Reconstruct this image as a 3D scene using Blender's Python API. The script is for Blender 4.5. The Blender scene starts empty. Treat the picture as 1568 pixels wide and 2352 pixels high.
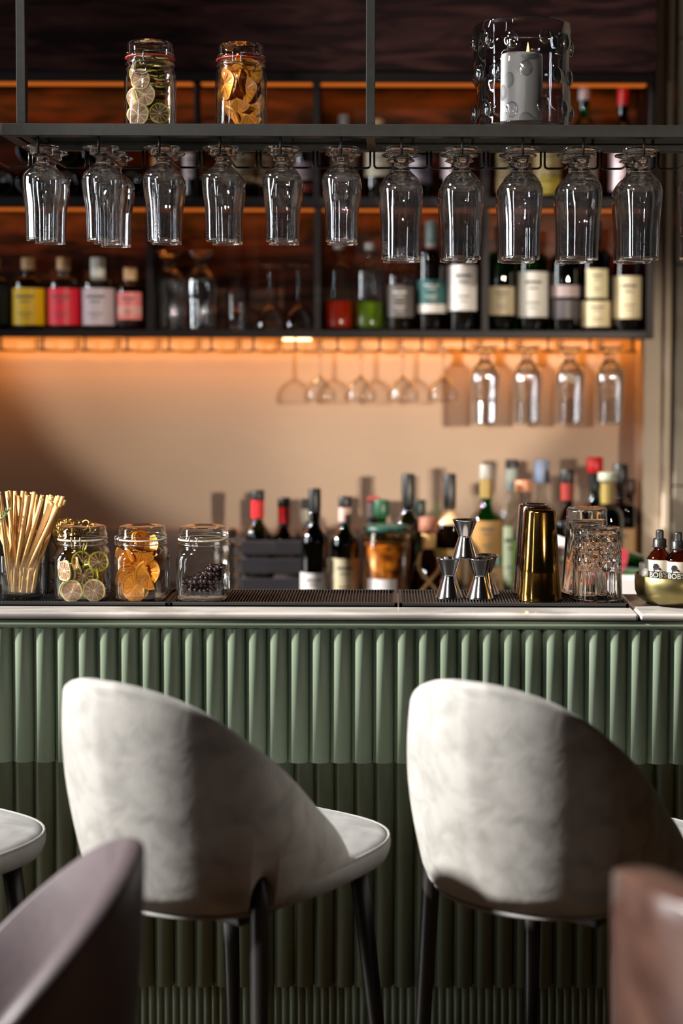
import bpy, bmesh, math, random
from mathutils import Vector, Matrix
random.seed(7)
PI = math.pi
sc = bpy.context.scene
col = sc.collection

# ---------------------------------------------------------------- camera
F = 3540.0; PPX, PPY = 888.0, 999.0; CAMZ = 1.6
PITCH, ROLL = 0.045, 0.003
RM = Matrix.Rotation(PI/2 - PITCH, 3, 'X') @ Matrix.Rotation(ROLL, 3, 'Z')
cam = bpy.data.cameras.new('camera'); camo = bpy.data.objects.new('camera', cam); col.objects.link(camo)
camo.matrix_world = Matrix.Translation((0, 0, CAMZ)) @ RM.to_4x4()
cam.sensor_fit = 'VERTICAL'; cam.sensor_height = 36.0; cam.lens = F/2352*36
cam.shift_x = -(PPX-784)/2352; cam.shift_y = (PPY-1176)/2352
cam.dof.use_dof = True; cam.dof.focus_distance = 3.07; cam.dof.aperture_fstop = 1.35
cam.clip_start = 0.05
sc.camera = camo

# ---------------------------------------------------------------- world, lamps, exposure
w = bpy.data.worlds.new('world'); sc.world = w; w.use_nodes = True
w.node_tree.nodes['Background'].inputs[0].default_value = (0.75, 0.85, 1.0, 1)
w.node_tree.nodes['Background'].inputs[1].default_value = 0.006

def aim(o, d):
    o.rotation_euler = Vector(d).normalized().to_track_quat('-Z', 'Y').to_euler()
def lamp(name, kind, loc, d, energy, color, **kw):
    l = bpy.data.lights.new(name, kind); l.energy = energy; l.color = color
    for k, v in kw.items(): setattr(l, k, v)
    o = bpy.data.objects.new(name, l); col.objects.link(o); o.location = loc; aim(o, d)
    return o
AZ, EL = math.radians(81), math.radians(34)
lamp('sun', 'SUN', (-4, 0, 4), (math.sin(AZ)*math.cos(EL), math.cos(AZ)*math.cos(EL), -math.sin(EL)), 11.5, (1, .97, .93), angle=math.radians(3))
lamp('daylight_side_window', 'AREA', (-6, 2.2, 2.4), (1, 0.12, 0), 145, (.93, .97, 1.0), shape='RECTANGLE', size=.8, size_y=2.4)
lamp('daylight_far_window', 'AREA', (-4.6, -1.6, 2.0), (1, .9, -.03), 22, (.93, .97, 1.0), shape='RECTANGLE', size=.08, size_y=2.2)
lamp('counter_fill_left', 'SPOT', (-1.5, 1.3, 2.55), (1.04, 1.8, -1.24), 170, (1, .9, .78), spot_size=math.radians(13), spot_blend=.5, shadow_soft_size=.04)  # fill lamp added to brighten the jars and straws
lamp('counter_fill_right', 'SPOT', (-.6, 1.2, 2.55), (.86, 1.9, -1.24), 130, (1, .9, .78), spot_size=math.radians(14), spot_blend=.5, shadow_soft_size=.04)  # same kind of added fill, for the jiggers and shakers
sp = lamp('track_spot', 'SPOT', (1.9, -.6, 1.78), (-.3827, .9239, .018), 660, (1.0, .85, .67), spot_size=math.radians(18.4), spot_blend=.3, shadow_soft_size=.014)
lamp('track_spot', 'SPOT', (2.1, -.6, 1.8), (-1.77, 5.05, -.43), 430, (1.0, .85, .67), spot_size=math.radians(14.5), spot_blend=.6, shadow_soft_size=.05)  # extra spot, added to lift the bottles at the lower right
lamp('rack_fill', 'SPOT', (-1.6, .6, 2.9), (1.75, 2.5, -.66), 160, (1, .93, .84), spot_size=math.radians(34), spot_blend=.6, shadow_soft_size=.05)  # added fill that brightens the candle, jars and upper shelves
sc.view_settings.view_transform = 'Standard'; sc.view_settings.look = 'None'
sc.view_settings.gamma = 1.0; sc.view_settings.use_curve_mapping = False
sc.view_settings.exposure = 0.0
sc.cycles.use_denoising = True
sc.cycles.max_bounces = 14; sc.cycles.transparent_max_bounces = 40
sc.cycles.transmission_bounces = 14; sc.cycles.glossy_bounces = 6; sc.cycles.diffuse_bounces = 3
sc.cycles.caustics_reflective = False; sc.cycles.caustics_refractive = False
sc.cycles.sample_clamp_indirect = 6.0

# ---------------------------------------------------------------- helpers
def P(px, py, D):
    v = RM @ Vector(((px-PPX)/F, -(py-PPY)/F, -1.0))
    t = D / v.y
    return Vector((v.x*t, D, CAMZ + v.z*t))
def X(px, D, py=1100): return P(px, py, D).x
def Z(py, D, px=784): return P(px, py, D).z

class G:
    def __init__(s): s.v = []; s.f = []; s.m = []; s.s = []
    def raw(s, v, f, m=0, sm=True, M=None):
        o = len(s.v)
        s.v += [tuple(M @ Vector(p)) if M else tuple(p) for p in v]
        for q in f: s.f.append([i+o for i in q]); s.m.append(m); s.s.append(sm)
        return s
    def box(s, a, b, m=0, bev=0.0, M=None, seg=2):
        bm = bmesh.new(); bmesh.ops.create_cube(bm, size=1)
        for v in bm.verts:
            v.co = Vector([(a[i]+b[i])/2 + v.co[i]*(b[i]-a[i]) for i in range(3)])
        if bev > 0: bmesh.ops.bevel(bm, geom=bm.edges[:], offset=bev, segments=seg, profile=.5, affect='EDGES')
        bm.verts.index_update()
        s.raw([v.co.copy() for v in bm.verts], [[v.index for v in f.verts] for f in bm.faces], m, False, M)
        bm.free(); return s
    def lathe(s, prof, seg=32, m=0, M=None, n=None, rip=None, sm=True):
        """prof: (r, z) or (r, z, superellipse exponent)"""
        vs = []; fs = []; rings = []
        for p in prof:
            r, z = p[0], p[1]; e = p[2] if len(p) > 2 else 2
            if r < 1e-6: rings.append([len(vs)]); vs.append((0, 0, z)); continue
            ring = []
            for k in range(seg):
                a = 2*PI*k/seg; c, d = math.cos(a), math.sin(a); rr = r
                if e != 2: rr = r / (abs(c)**e + abs(d)**e)**(1/e)
                if rip: rr = rip(rr, a, z)
                ring.append(len(vs)); vs.append((rr*c, rr*d, z))
            rings.append(ring)
        for A, B in zip(rings, rings[1:]):
            if len(A) == 1 and len(B) == 1: continue
            for k in range(seg):
                k2 = (k+1) % seg
                if len(A) == 1: fs.append([A[0], B[k2], B[k]])
                elif len(B) == 1: fs.append([A[k], A[k2], B[0]])
                else: fs.append([A[k], A[k2], B[k2], B[k]])
        return s.raw(vs, fs, m, sm, M)
    def tube(s, pts, r, seg=8, m=0, M=None, closed=False):
        pts = [Vector(p) for p in pts]; n = len(pts); vs = []; fs = []
        rad = r if isinstance(r, (list, tuple)) else [r]*n
        up = None
        for i, p in enumerate(pts):
            if closed: t = (pts[(i+1) % n]-pts[i-1]).normalized()
            else: t = (pts[min(i+1, n-1)]-pts[max(i-1, 0)]).normalized()
            if up is None:
                up = t.orthogonal().normalized()
            up = (up - t*up.dot(t))
            up = up.normalized() if up.length > 1e-6 else t.orthogonal().normalized()
            b = t.cross(up)
            k0 = 1.0
            if 0 < i < n-1 or closed:
                c = max(.35, math.cos(.5*(pts[i]-pts[i-1]).angle(pts[(i+1) % n]-pts[i], 0))); k0 = 1.0
            for k in range(seg):
                a = 2*PI*k/seg; vs.append(p + (up*math.cos(a) + b*math.sin(a))*rad[i]*k0)
        R = n if closed else n-1
        for i in range(R):
            j = (i+1) % n
            for k in range(seg):
                k2 = (k+1) % seg
                fs.append([i*seg+k, i*seg+k2, j*seg+k2, j*seg+k])
        if not closed:
            fs.append([k for k in range(seg)][::-1]); fs.append([(n-1)*seg+k for k in range(seg)])
        return s.raw(vs, fs, m, True, M)
    def sphere(s, c, r, seg=12, m=0, sc_=(1, 1, 1)):
        pr = [(0, -1)] + [(math.sin(PI*i/(seg//2)), -math.cos(PI*i/(seg//2))) for i in range(1, seg//2)] + [(0, 1)]
        M = Matrix.Translation(c) @ Matrix.Diagonal((r*sc_[0], r*sc_[1], r*sc_[2], 1))
        return s.lathe(pr, seg, m, M)
    def mesh(s, name, mats):
        me = bpy.data.meshes.new(name); me.from_pydata(s.v, [], s.f)
        for m in (mats if isinstance(mats, (list, tuple)) else [mats]): me.materials.append(m)
        me.polygons.foreach_set('material_index', s.m); me.polygons.foreach_set('use_smooth', s.s)
        me.update()
        bm = bmesh.new(); bm.from_mesh(me); bmesh.ops.recalc_face_normals(bm, faces=bm.faces[:]); bm.to_mesh(me); bm.free()
        return me
    def build(s, name, mats, parent=None, loc=(0, 0, 0), rot=(0, 0, 0)):
        return link(name, s.mesh(name, mats), parent, loc, rot)
def link(name, me, parent=None, loc=(0, 0, 0), rot=(0, 0, 0)):
    o = bpy.data.objects.new(name, me); col.objects.link(o)
    if parent: o.parent = parent
    o.location = loc; o.rotation_euler = rot
    return o
def tag(o, label, cat, group=None):
    o['label'] = label; o['category'] = cat
    if group: o['group'] = group
    return o
def struct(o): o['kind'] = 'structure'; return o
def copy_tree(o, loc=None, rotz=None):
    c = o.copy(); col.objects.link(c)
    if loc is not None: c.location = loc
    if rotz is not None: c.rotation_euler.z = rotz
    for ch in list(o.children):
        d = ch.copy(); col.objects.link(d); d.parent = c
        for g in ch.children:
            e = g.copy(); col.objects.link(e); e.parent = d
    return c
def empty(name, loc=(0, 0, 0), rotz=0):
    o = bpy.data.objects.new(name, None); col.objects.link(o); o.location = loc; o.rotation_euler = (0, 0, rotz)
    o.empty_display_size = .05
    return o
def rounded(pts, rad, n=5):
    """round the inner corners of a polyline"""
    pts = [Vector(p) for p in pts]; out = [pts[0]]
    for a, b, c in zip(pts, pts[1:], pts[2:]):
        d1 = (a-b); d2 = (c-b); r = min(rad, d1.length*.45, d2.length*.45)
        p1 = b + d1.normalized()*r; p2 = b + d2.normalized()*r
        for i in range(n+1):
            t = i/n; out.append((1-t)**2*p1 + 2*t*(1-t)*b + t*t*p2)
    out.append(pts[-1]); return out

# ---------------------------------------------------------------- materials
MAT = {}
def mat(name, color, rough=.5, metal=0.0, **kw):
    if name in MAT: return MAT[name]
    m = bpy.data.materials.new(name); m.use_nodes = True; b = m.node_tree.nodes['Principled BSDF']
    b.inputs['Base Color'].default_value = (*color, 1); b.inputs['Roughness'].default_value = rough
    b.inputs['Metallic'].default_value = metal
    for k, v in kw.items(): b.inputs[k].default_value = v
    MAT[name] = m; return m
def noisy(name, c1, c2, scale=8, rough=.5, detail=5, bump=0.0, stretch=(1, 1, 1), metal=0.0, lo=.35, hi=.65, dist=0.0, bscale=None, wave=False, **kw):
    m = mat(name, c1, rough, metal, **kw); nt = m.node_tree; N = nt.nodes; L = nt.links; b = N['Principled BSDF']
    tc = N.new('ShaderNodeTexCoord'); mp = N.new('ShaderNodeMapping'); mp.inputs['Scale'].default_value = stretch
    L.new(tc.outputs['Object'], mp.inputs[0])
    if wave:
        nz = N.new('ShaderNodeTexWave'); nz.inputs['Scale'].default_value = scale; nz.inputs['Distortion'].default_value = dist
        nz.inputs['Detail'].default_value = detail; nz.bands_direction = 'Z'; nz.inputs['Detail Scale'].default_value = 1.3
    else:
        nz = N.new('ShaderNodeTexNoise'); nz.inputs['Scale'].default_value = scale; nz.inputs['Detail'].default_value = detail
        nz.inputs['Distortion'].default_value = dist
    L.new(mp.outputs[0], nz.inputs[0])
    cr = N.new('ShaderNodeValToRGB'); cr.color_ramp.elements[0].position = lo; cr.color_ramp.elements[1].position = hi
    cr.color_ramp.elements[0].color = (*c1, 1); cr.color_ramp.elements[1].color = (*c2, 1)
    L.new(nz.outputs['Fac'], cr.inputs[0]); L.new(cr.outputs[0], b.inputs['Base Color'])
    if bump:
        bp = N.new('ShaderNodeBump'); bp.inputs['Strength'].default_value = bump; bp.inputs['Distance'].default_value = .002
        if bscale:
            n2 = N.new('ShaderNodeTexNoise'); n2.inputs['Scale'].default_value = bscale; L.new(mp.outputs[0], n2.inputs[0]); L.new(n2.outputs['Fac'], bp.inputs['Height'])
        else: L.new(nz.outputs['Fac'], bp.inputs['Height'])
        L.new(bp.outputs[0], b.inputs['Normal'])
    return m
def thin_glass(name, tint=(1, 1, 1), edge=(.55, .55, .55), base=.045, power=3.2, rough=.0, bump=0, bscale=60, gloss=(1, 1, 1)):
    """clear wall of glass: what lies behind shows through, reflection and darkness grow towards the edge"""
    if name in MAT: return MAT[name]
    m = bpy.data.materials.new(name); m.use_nodes = True; nt = m.node_tree; N = nt.nodes; L = nt.links
    N.remove(N['Principled BSDF']); out = N['Material Output']
    lw = N.new('ShaderNodeLayerWeight'); lw.inputs[0].default_value = .5
    pw = N.new('ShaderNodeMath'); pw.operation = 'POWER'; pw.inputs[1].default_value = power; L.new(lw.outputs['Facing'], pw.inputs[0])
    ml = N.new('ShaderNodeMath'); ml.operation = 'MULTIPLY_ADD'; ml.inputs[1].default_value = .85; ml.inputs[2].default_value = base; ml.use_clamp = True
    L.new(pw.outputs[0], ml.inputs[0])
    mc = N.new('ShaderNodeMix'); mc.data_type = 'RGBA'; mc.inputs[6].default_value = (*tint, 1); mc.inputs[7].default_value = (*edge, 1)
    L.new(pw.outputs[0], mc.inputs[0])
    tr = N.new('ShaderNodeBsdfTransparent'); L.new(mc.outputs[2], tr.inputs[0])
    gl = N.new('ShaderNodeBsdfGlossy'); gl.inputs['Roughness'].default_value = rough; gl.inputs[0].default_value = (*gloss, 1)
    if bump:
        nz = N.new('ShaderNodeTexNoise'); nz.inputs['Scale'].default_value = bscale
        bp = N.new('ShaderNodeBump'); bp.inputs['Strength'].default_value = bump; bp.inputs['Distance'].default_value = .002
        tc = N.new('ShaderNodeTexCoord'); L.new(tc.outputs['Object'], nz.inputs[0]); L.new(nz.outputs['Fac'], bp.inputs['Height'])
        L.new(bp.outputs[0], gl.inputs['Normal'])
    mx = N.new('ShaderNodeMixShader'); L.new(ml.outputs[0], mx.inputs[0]); L.new(tr.outputs[0], mx.inputs[1]); L.new(gl.outputs[0], mx.inputs[2])
    L.new(mx.outputs[0], out.inputs[0]); MAT[name] = m; return m
def solid_glass(name, color=(1, 1, 1), rough=0.0, ior=1.48):
    return mat(name, color, rough, 0, **{'Transmission Weight': 1.0, 'IOR': ior})
def glow(name, color, strength):
    return mat(name, (0, 0, 0), .5, 0, **{'Emission Color': (*color, 1), 'Emission Strength': strength})

M_WOOD = noisy('dark_stained_oak', (.010, .0045, .0045), (.055, .020, .017), 3.2, .6, 7, .25, (1, 1, 7), dist=1.6, lo=.38, hi=.72, **{'Specular IOR Level': .06})
M_WOODB = noisy('oak_back_board', (.006, .0022, .0014), (.085, .030, .014), 2.6, .45, 8, .2, (1, 1, 5), dist=2.2, lo=.40, hi=.66, **{'Specular IOR Level': .2})
M_BOARD = noisy('dark_shelf_board', (.007, .0045, .005), (.011, .007, .0075), 6, .5, 5, 0, (1, 1, 12), **{'Specular IOR Level': .25})
M_WALL = noisy('beige_plaster', (.54, .41, .31), (.59, .45, .345), 2.5, .75, 4, .1)
M_PIL = noisy('greige_paint', (.56, .45, .34), (.60, .485, .37), 3, .6, 4)
M_PANEL = noisy('taupe_panel', (.20, .165, .125), (.225, .185, .14), 3, .6, 4)
M_GREEN = noisy('sage_green_paint', (.235, .295, .205), (.26, .325, .23), 5, .42, 4)
M_MARBLE = noisy('veined_marble', (.34, .31, .28), (.54, .50, .46), 3.0, .14, 9, 0, (1.2, 3.5, 3.5), dist=1.2, lo=.36, hi=.56)
M_STEEL = noisy('powder_coated_steel', (.019, .0185, .0165), (.025, .024, .0215), 40, .5, 3, .15, **{'Specular IOR Level': .35})
M_WIRE = mat('black_wire', (.022, .021, .021), .3, .6)
M_RUBBER = mat('black_rubber', (.016, .014, .014), .5)
M_GLASS = thin_glass('clear_glass', (.985, .985, .985), (.62, .62, .63), .05, 2.6)
M_GLASSR = thin_glass('clear_bowl_glass', (.975, .975, .975), (.42, .42, .44), .24, 2.0)
M_JAR = thin_glass('jar_glass', (.97, .98, .97), (.50, .54, .52), .05, 2.8, bump=.25, bscale=45)
M_SOLID = solid_glass('solid_clear_glass')
M_SMOKE = thin_glass('smoked_glass', (.82, .83, .85), (.08, .08, .09), .06, 2.2, bump=.5, bscale=30)
M_CHROME = mat('polished_steel', (.72, .70, .70), .12, 1.0)
M_GOLD = noisy('tarnished_gold', (.50, .27, .065), (.26, .13, .03), 26, .12, 8, .04, metal=1.0, lo=.42, hi=.7)
M_BRASS = noisy('brushed_brass', (.27, .215, .09), (.19, .155, .065), 16, .38, 5, .1, metal=1.0)
M_VELVET = noisy('crushed_grey_velvet', (.27, .26, .24), (.42, .405, .38), 20, .78, 13, .5, dist=.6, lo=.28, hi=.60,
                 **{'Sheen Weight': .15, 'Sheen Roughness': .4})
M_SEAT = noisy('smooth_grey_velvet', (.21, .205, .195), (.32, .31, .30), 11, .75, 9, .3, dist=1.0, **{'Sheen Weight': .1})
M_LEG = mat('black_stained_wood', (.010, .008, .008), .4)
M_LEATHER = noisy('plum_leather', (.07, .052, .057), (.10, .078, .083), 6, .42, 5, .3, bscale=60)
M_BROWN = noisy('brown_leather', (.035, .016, .012), (.075, .038, .028), 14, .3, 6, .4, bscale=60)
M_FLOOR = noisy('oak_floor', (.040, .020, .008), (.055, .030, .012), 2, .5, 6, .1, (1, 8, 1))
M_LED = glow('amber_led', (1.0, .22, .025), .5)
M_LEDW = glow('warm_led', (1.0, .42, .09), 3.0); M_PUCK = glow('puck_led', (1.0, .62, .3), 6.0)
# ================================================================ the setting
XL, XR = -1.9, 1.6
struct(G().box((-7, -6, -.05), (5, 4.6, 0)).build('floor', M_FLOOR))
YW = 4.45; YS = 4.20                      # back wall, front of the back shelves
struct(G().box((-3.0, YW, 0), (3.0, YW+.15, 4.0)).build('wall_back', M_WALL))
struct(G().box((-1.92, 3.95, 0), (-1.80, YW-.001, 4.0), bev=.003).build('side_light_block', M_PANEL))  # unseen stub added to keep side light off the left of the wall
# unseen spotlight body at the right, added for its flap that cuts the beam
sl_ = empty('added_spot_body', (1.9, -.6, 1.78)); tag(sl_, 'unseen black spotlight body at the right, added to cut the beam', 'spotlight')
Ms = Matrix.Rotation(math.radians(22.5), 4, 'Z')
g = G(); g.lathe([(.052, 0), (.055, 0), (.055, .16), (.03, .19), (0, .19), (0, .187), (.028, .187), (.052, .158), (.052, 0)], 32, M=Ms @ Matrix.Translation((0, .06, 0)) @ Matrix.Rotation(PI/2, 4, 'X')); g.build('housing', mat('black_enamel', (.02, .02, .02), .4), sl_)
G().box((-.16, .06, .056), (.16, .36, .058), M=Ms @ Matrix.Translation((0, 0, 0))).build('added_beam_flap', MAT['black_enamel'], sl_)
fz = .36*math.tan(math.radians(2.9))
G().box((-.18, .358, fz), (.18, .361, .10), M=Ms).build('added_beam_flap', MAT['black_enamel'], sl_)
G().tube([(0, -.10, .05), (0, -.10, 1.9)], .008, 10, M=Ms).build('drop_rod', MAT['black_enamel'], sl_)
# pilaster, gap and clad wall on the right
xa, xb, xc = X(1474, 4.3), X(1534, 4.3), X(1541, 4.3)
g = G(); g.box((xa, 4.29, 0), (xb-.022, YW, 4.0), bev=.004); g.box((xb-.020, 4.27, 0), (xb, YW, 4.0), bev=.004)
struct(g.build('trim_1', M_PIL))
g = G()
zs = [0, .62] + [Z(y, 4.25) for y in (1115, 605, 85)] + [4.0]
for a, b in zip(zs, zs[1:]): g.box((xc, 4.25, a+.002), (XR+1.4, YW, b-.002), bev=.002)
struct(g.build('wall_right', M_PANEL))

# ================================================================ back shelves
zA, zB, zC = Z(187, YS), Z(475, YS), Z(776, YS)      # undersides
tA, tB, tC = Z(165, YS), Z(453, YS), Z(758, YS)      # tops of the front edges
xs = X(1497, YS); xl = -1.75
panel = empty('wall_shelf_unit', (0, YS, zC))
tag(panel, 'dark oak shelf unit with amber lit compartments on the back wall', 'shelf')
def part(g, name, m, parent): 
    o = g.build(name, m, parent); o.location = -parent.location; return o
part(G().box((xl, YW-.022, zC+.01), (xs-.01, YW-.001, zA+.9)), 'back_board', M_WOODB, panel)
part(G().box((xl, YS-.012, tA), (xs, YW-.022, 3.4), bev=.002), 'upper_panel', M_WOOD, panel)
for z0, z1 in ((zA, tA), (zB, tB), (zC, tC)):
    g = G(); g.box((xl, YS, z0), (xs-.016, YS+.018, z1), bev=.0015); g.box((xl, YS+.0181, z1-.008), (xs-.016, YW-.023, z1))
    part(g, 'shelf_board', M_BOARD, panel)
part(G().box((xs-.016, YS, zC), (xs, YW-.001, tA), bev=.0015), 'side_panel', M_BOARD, panel)
for px, a, b in ((345, tC, zB), (728, tC, zB), (1112, tC, zB), (725, tB, zA), (1112, tB, zA)):
    x = X(px, YS); part(G().box((x-.0085, YS+.002, a), (x+.0085, YW-.023, b)), 'divider', M_BOARD, panel)
x = X(452, YS)
part(G().lathe([(0, 0), (.009, 0), (.009, zA-tB-.012), (.011, zA-tB-.01), (.007, zA-tB-.001), (0, zA-tB)], 16, M=Matrix.Translation((x, YS+.03, tB))), 'support_tube', M_BOARD, panel)
def leds(z, cuts, y0, y1, m, dz=-.005):
    for a, b in zip(cuts, cuts[1:]):
        part(G().box((a+.012, y0, z+dz), (b-.012, y1, z+dz+.004)), 'light_strip', m, panel)
leds(zA, [xl, X(452, YS), X(725, YS), X(1112, YS), xs-.012], YS+.018, YS+.05, M_LED)
leds(zB, [xl, X(345, YS), X(728, YS), X(1112, YS), xs-.012], YS+.045, YS+.085, M_LED)
leds(zC, [xl, xs-.02], YW-.045, YW-.035, M_LEDW, .006)
pk = G().lathe([(0, 0), (.040, 0), (.040, -.006), (0, -.006)], 32).build('puck_light', M_PUCK, None, (X(682, YS+.09), YS+.09, zC))
tag(pk, 'round warm puck light set under the lowest back shelf', 'light')
lamp('under_shelf_glow', 'AREA', (-.2, YW-.07, zC+.003), (0, .4, -1), 3.0, (1.0, .32, .03), shape='RECTANGLE', size=2.6, size_y=.02)

for nm, zz in (('upper_bay_glow', zA), ('middle_bay_glow', zB)):
    lamp(nm, 'AREA', (-.2, YS+.13, zz-.006), (0, 1, -.75), 1.8, (1.0, .27, .035), shape='RECTANGLE', size=2.6, size_y=.03)

# back counter with its upstand
g = G(); g.box((-1.79, 3.95, .93), (xa-.002, YW-.002, .97), bev=.003)
bc = empty('back_counter', (0, 4.2, 0)); tag(bc, 'dark back counter along the beige wall', 'counter'); part(g, 'worktop', mat('dark_stone', (.05, .045, .04), .3), bc)
part(G().box((-1.79, 3.99, 0), (xa-.002, YW-.002, .93)), 'cabinet_body', M_BOARD, bc)
struct(G().box((-1.79, YW-.03, .971), (xa-.002, YW-.001, Z(1216, YW-.03)), bev=.002).build('trim_2', noisy('rosy_stone', (.36, .24, .19), (.42, .29, .23), 5, .5)))

# ================================================================ bar counter
YM = 2.968
bar = empty('bar_counter', (0, 3.1, 0)); tag(bar, 'sage green fluted bar counter under a marble top', 'bar counter')
ztop = Z(1408.5, YM); zt0 = Z(1424.5, YM)
xseam = X(1471, YM)
for a, b in ((XL, xseam-.0012), (xseam+.0012, XR)):
    part(G().box((a, YM, zt0), (b, 3.235, ztop), bev=.0055, seg=5), 'marble_slab', M_MARBLE, bar)
part(G().box((XL, 2.980, zt0-.012), (XR, 3.22, zt0-.0005)), 'top_frame', M_RUBBER, bar)
zr1 = Z(1427, 2.965); zr0 = Z(1447, 2.965)
part(G().box((XL, 2.9705, zr0), (XR, 3.05, zr1), bev=.0085, seg=6), 'edge_rail', M_GREEN, bar)
def flutes(yap, z0, z1, pitch, px_groove, n=10, cap=True):
    """row of half-round flutes: apex plane yap"""
    g = G(); r = pitch/2; x0 = X(px_groove, yap, 1600); k0 = int((XL-x0)/pitch); k1 = int((XR-x0)/pitch)
    vs = []; 
    for k in range(k0, k1+1):
        for i in range(n):
            a = PI*i/n; vs.append((x0+k*pitch+r-r*math.cos(a), yap+r-r*math.sin(a)*.999))
    m = len(vs); V = [(x, y, z0) for x, y in vs] + [(x, y, z1) for x, y in vs] + [(x, yap+r+.02, z0) for x, y in vs]
    Fc = [[i, i+1, m+i+1, m+i] for i in range(m-1)] + [[i, 2*m+i, 2*m+i+1, i+1] for i in range(m-1)]
    g.raw(V, Fc); return g
zl = Z(1754, 2.974)
part(flutes(2.974, zl, zr0, 49.2/F*2.977, 25), 'upper_fluted_panel', M_GREEN, bar)
part(G().box((XL, 3.02, zl+.002), (XR, 3.20, zr0)), 'bar_core', M_GREEN, bar)
zp = Z(2269, 3.15)
part(flutes(3.15, zp, zl+.002, 46.7/F*3.15, 350), 'lower_fluted_panel', M_GREEN, bar)
part(flutes(3.168, 0.0, zp, 18.3/F*3.168, 300, 6), 'plinth', M_GREEN, bar)

# bar mats
ZM = Z(1384, 3.045)                       # top of the mats
YB0, YB1 = 3.043, 3.232
def bar_mat(x0, x1, label):
    g = G(); zb = ztop
    g.box((x0, YB0, zb+.0003), (x1, YB1, ZM-.0055))
    g.box((x0, YB0, zb+.0003), (x1, YB0+.008, ZM), bev=.001); g.box((x0, YB1-.006, zb), (x1, YB1, ZM-.001))
    g.box((x0, YB0, zb+.0003), (x0+.006, YB1, ZM)); g.box((x1-.006, YB0, zb+.0003), (x1, YB1, ZM))
    p = .0061; n = int((x1-x0-.014)/p)
    for k in range(n):
        xx = x0+.0085+k*p
        g.raw([(xx-.0017, YB0+.009, ZM-.0055), (xx+.0017, YB0+.009, ZM-.0055), (xx+.0009, YB0+.009, ZM-.0004), (xx-.0009, YB0+.009, ZM-.0004),
               (xx-.0017, YB1-.006, ZM-.0055), (xx+.0017, YB1-.006, ZM-.0055), (xx+.0009, YB1-.006, ZM-.0004), (xx-.0009, YB1-.006, ZM-.0004)],
              [[0, 1, 2, 3], [3, 2, 6, 7], [0, 3, 7, 4], [1, 5, 6, 2], [5, 4, 7, 6]], 0, False)
    return tag(g.build('bar_mat', M_RUBBER), label, 'bar mat', 'ribbed black bar mats')
m1, m2, m3 = X(388, 3.045, 1390), X(914, 3.045, 1390), X(1444, 3.045, 1390)
bar_mat(m1-.46, m1-.001, 'ribbed black rubber bar mat under the straws and the two fruit jars')
bar_mat(m1+.001, m2-.001, 'ribbed black rubber bar mat under the berry jar, mostly empty')
bar_mat(m2+.002, m3, 'ribbed black rubber bar mat under the jiggers, shakers and crystal glasses')

# ================================================================ hanging steel rack over the bar
YR0 = 3.0; DR = .198; YR1 = YR0+DR
zR1, zR0 = Z(285, YR0), Z(313.5, YR0)
rack = empty('hanging_rack', (0, 3.1, zR0)); tag(rack, 'dark steel hanging rack frame over the bar with a glass shelf', 'rack')
x0r = X(1, YR0, 300)
part(G().box((x0r, YR0, zR0), (XR, YR0+.024, zR1), bev=.0012), 'front_rail', M_STEEL, rack)
part(G().box((x0r, YR1, zR0), (XR, YR1+.024, zR1), bev=.0012), 'rear_rail', M_STEEL, rack)
part(G().box((x0r, YR0+.024, zR0), (x0r+.024, YR1, zR1), bev=.0012), 'side_rail', M_STEEL, rack)
part(G().box((x0r+.025, YR0+.025, zR1-.009), (XR, YR1-.001, zR1-.001)), 'glass_shelf', thin_glass('tinted_shelf', (.6, .62, .6), (.2, .22, .2), .06, 2.5), rack)
for px in (47, 851):
    for yy in (YR0+.001,):
        x = X(px, YR0, 150); part(G().box((x-.0088, yy, zR1), (x+.0088, yy+.022, 3.6), bev=.001), 'post', M_STEEL, rack)
    part(G().box((x-.0088, YR0+.024, zR0+.002), (x+.0088, YR1, zR1-.010)), 'cross_brace', M_STEEL, rack)

def wire_unit(pitch):
    """one stemware channel: front rod, T bar, two runners, rear uprights; origin at the rail underside"""
    g = G(); h = .0345; a = .0125; b = pitch/2-.0045
    g.tube([(0, .008, 0), (0, .008, -h)], .0028, 10)
    for s in (-1, 1):
        g.tube(rounded([(0, .008, -h), (s*a, .010, -h), (s*a, DR+.004, -h), (s*b, DR+.008, -h), (s*b, DR+.008, 0)], .008), .0023, 8)
    return g
hang = [85+139.5*k for k in range(12)]
me_wire = wire_unit(.1182).mesh('wire_channel', M_WIRE)
chan = empty('stemware_wires', (0, YR0+.1, zR0)); tag(chan, 'black wire channels under the front steel rack holding glasses', 'glass rack')
for k, px in enumerate([-54.5]+hang+[1759]):
    o = link('wire_channel', me_wire, chan, (X(px, YR0, 330), -.1, 0))
    o.name = 'wire_channel'
chb = empty('stemware_wires', (0, YS+.1, zC)); tag(chb, 'black wire channels under the lowest back shelf', 'glass rack')
me_wire2 = wire_unit(97/F*YS).mesh('wire_channel', M_WIRE)
for k in range(-2, 15):
    link('wire_channel', me_wire2, chb, (X(95.6+97*k, YS, 790), -.1+.01, 0))

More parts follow.
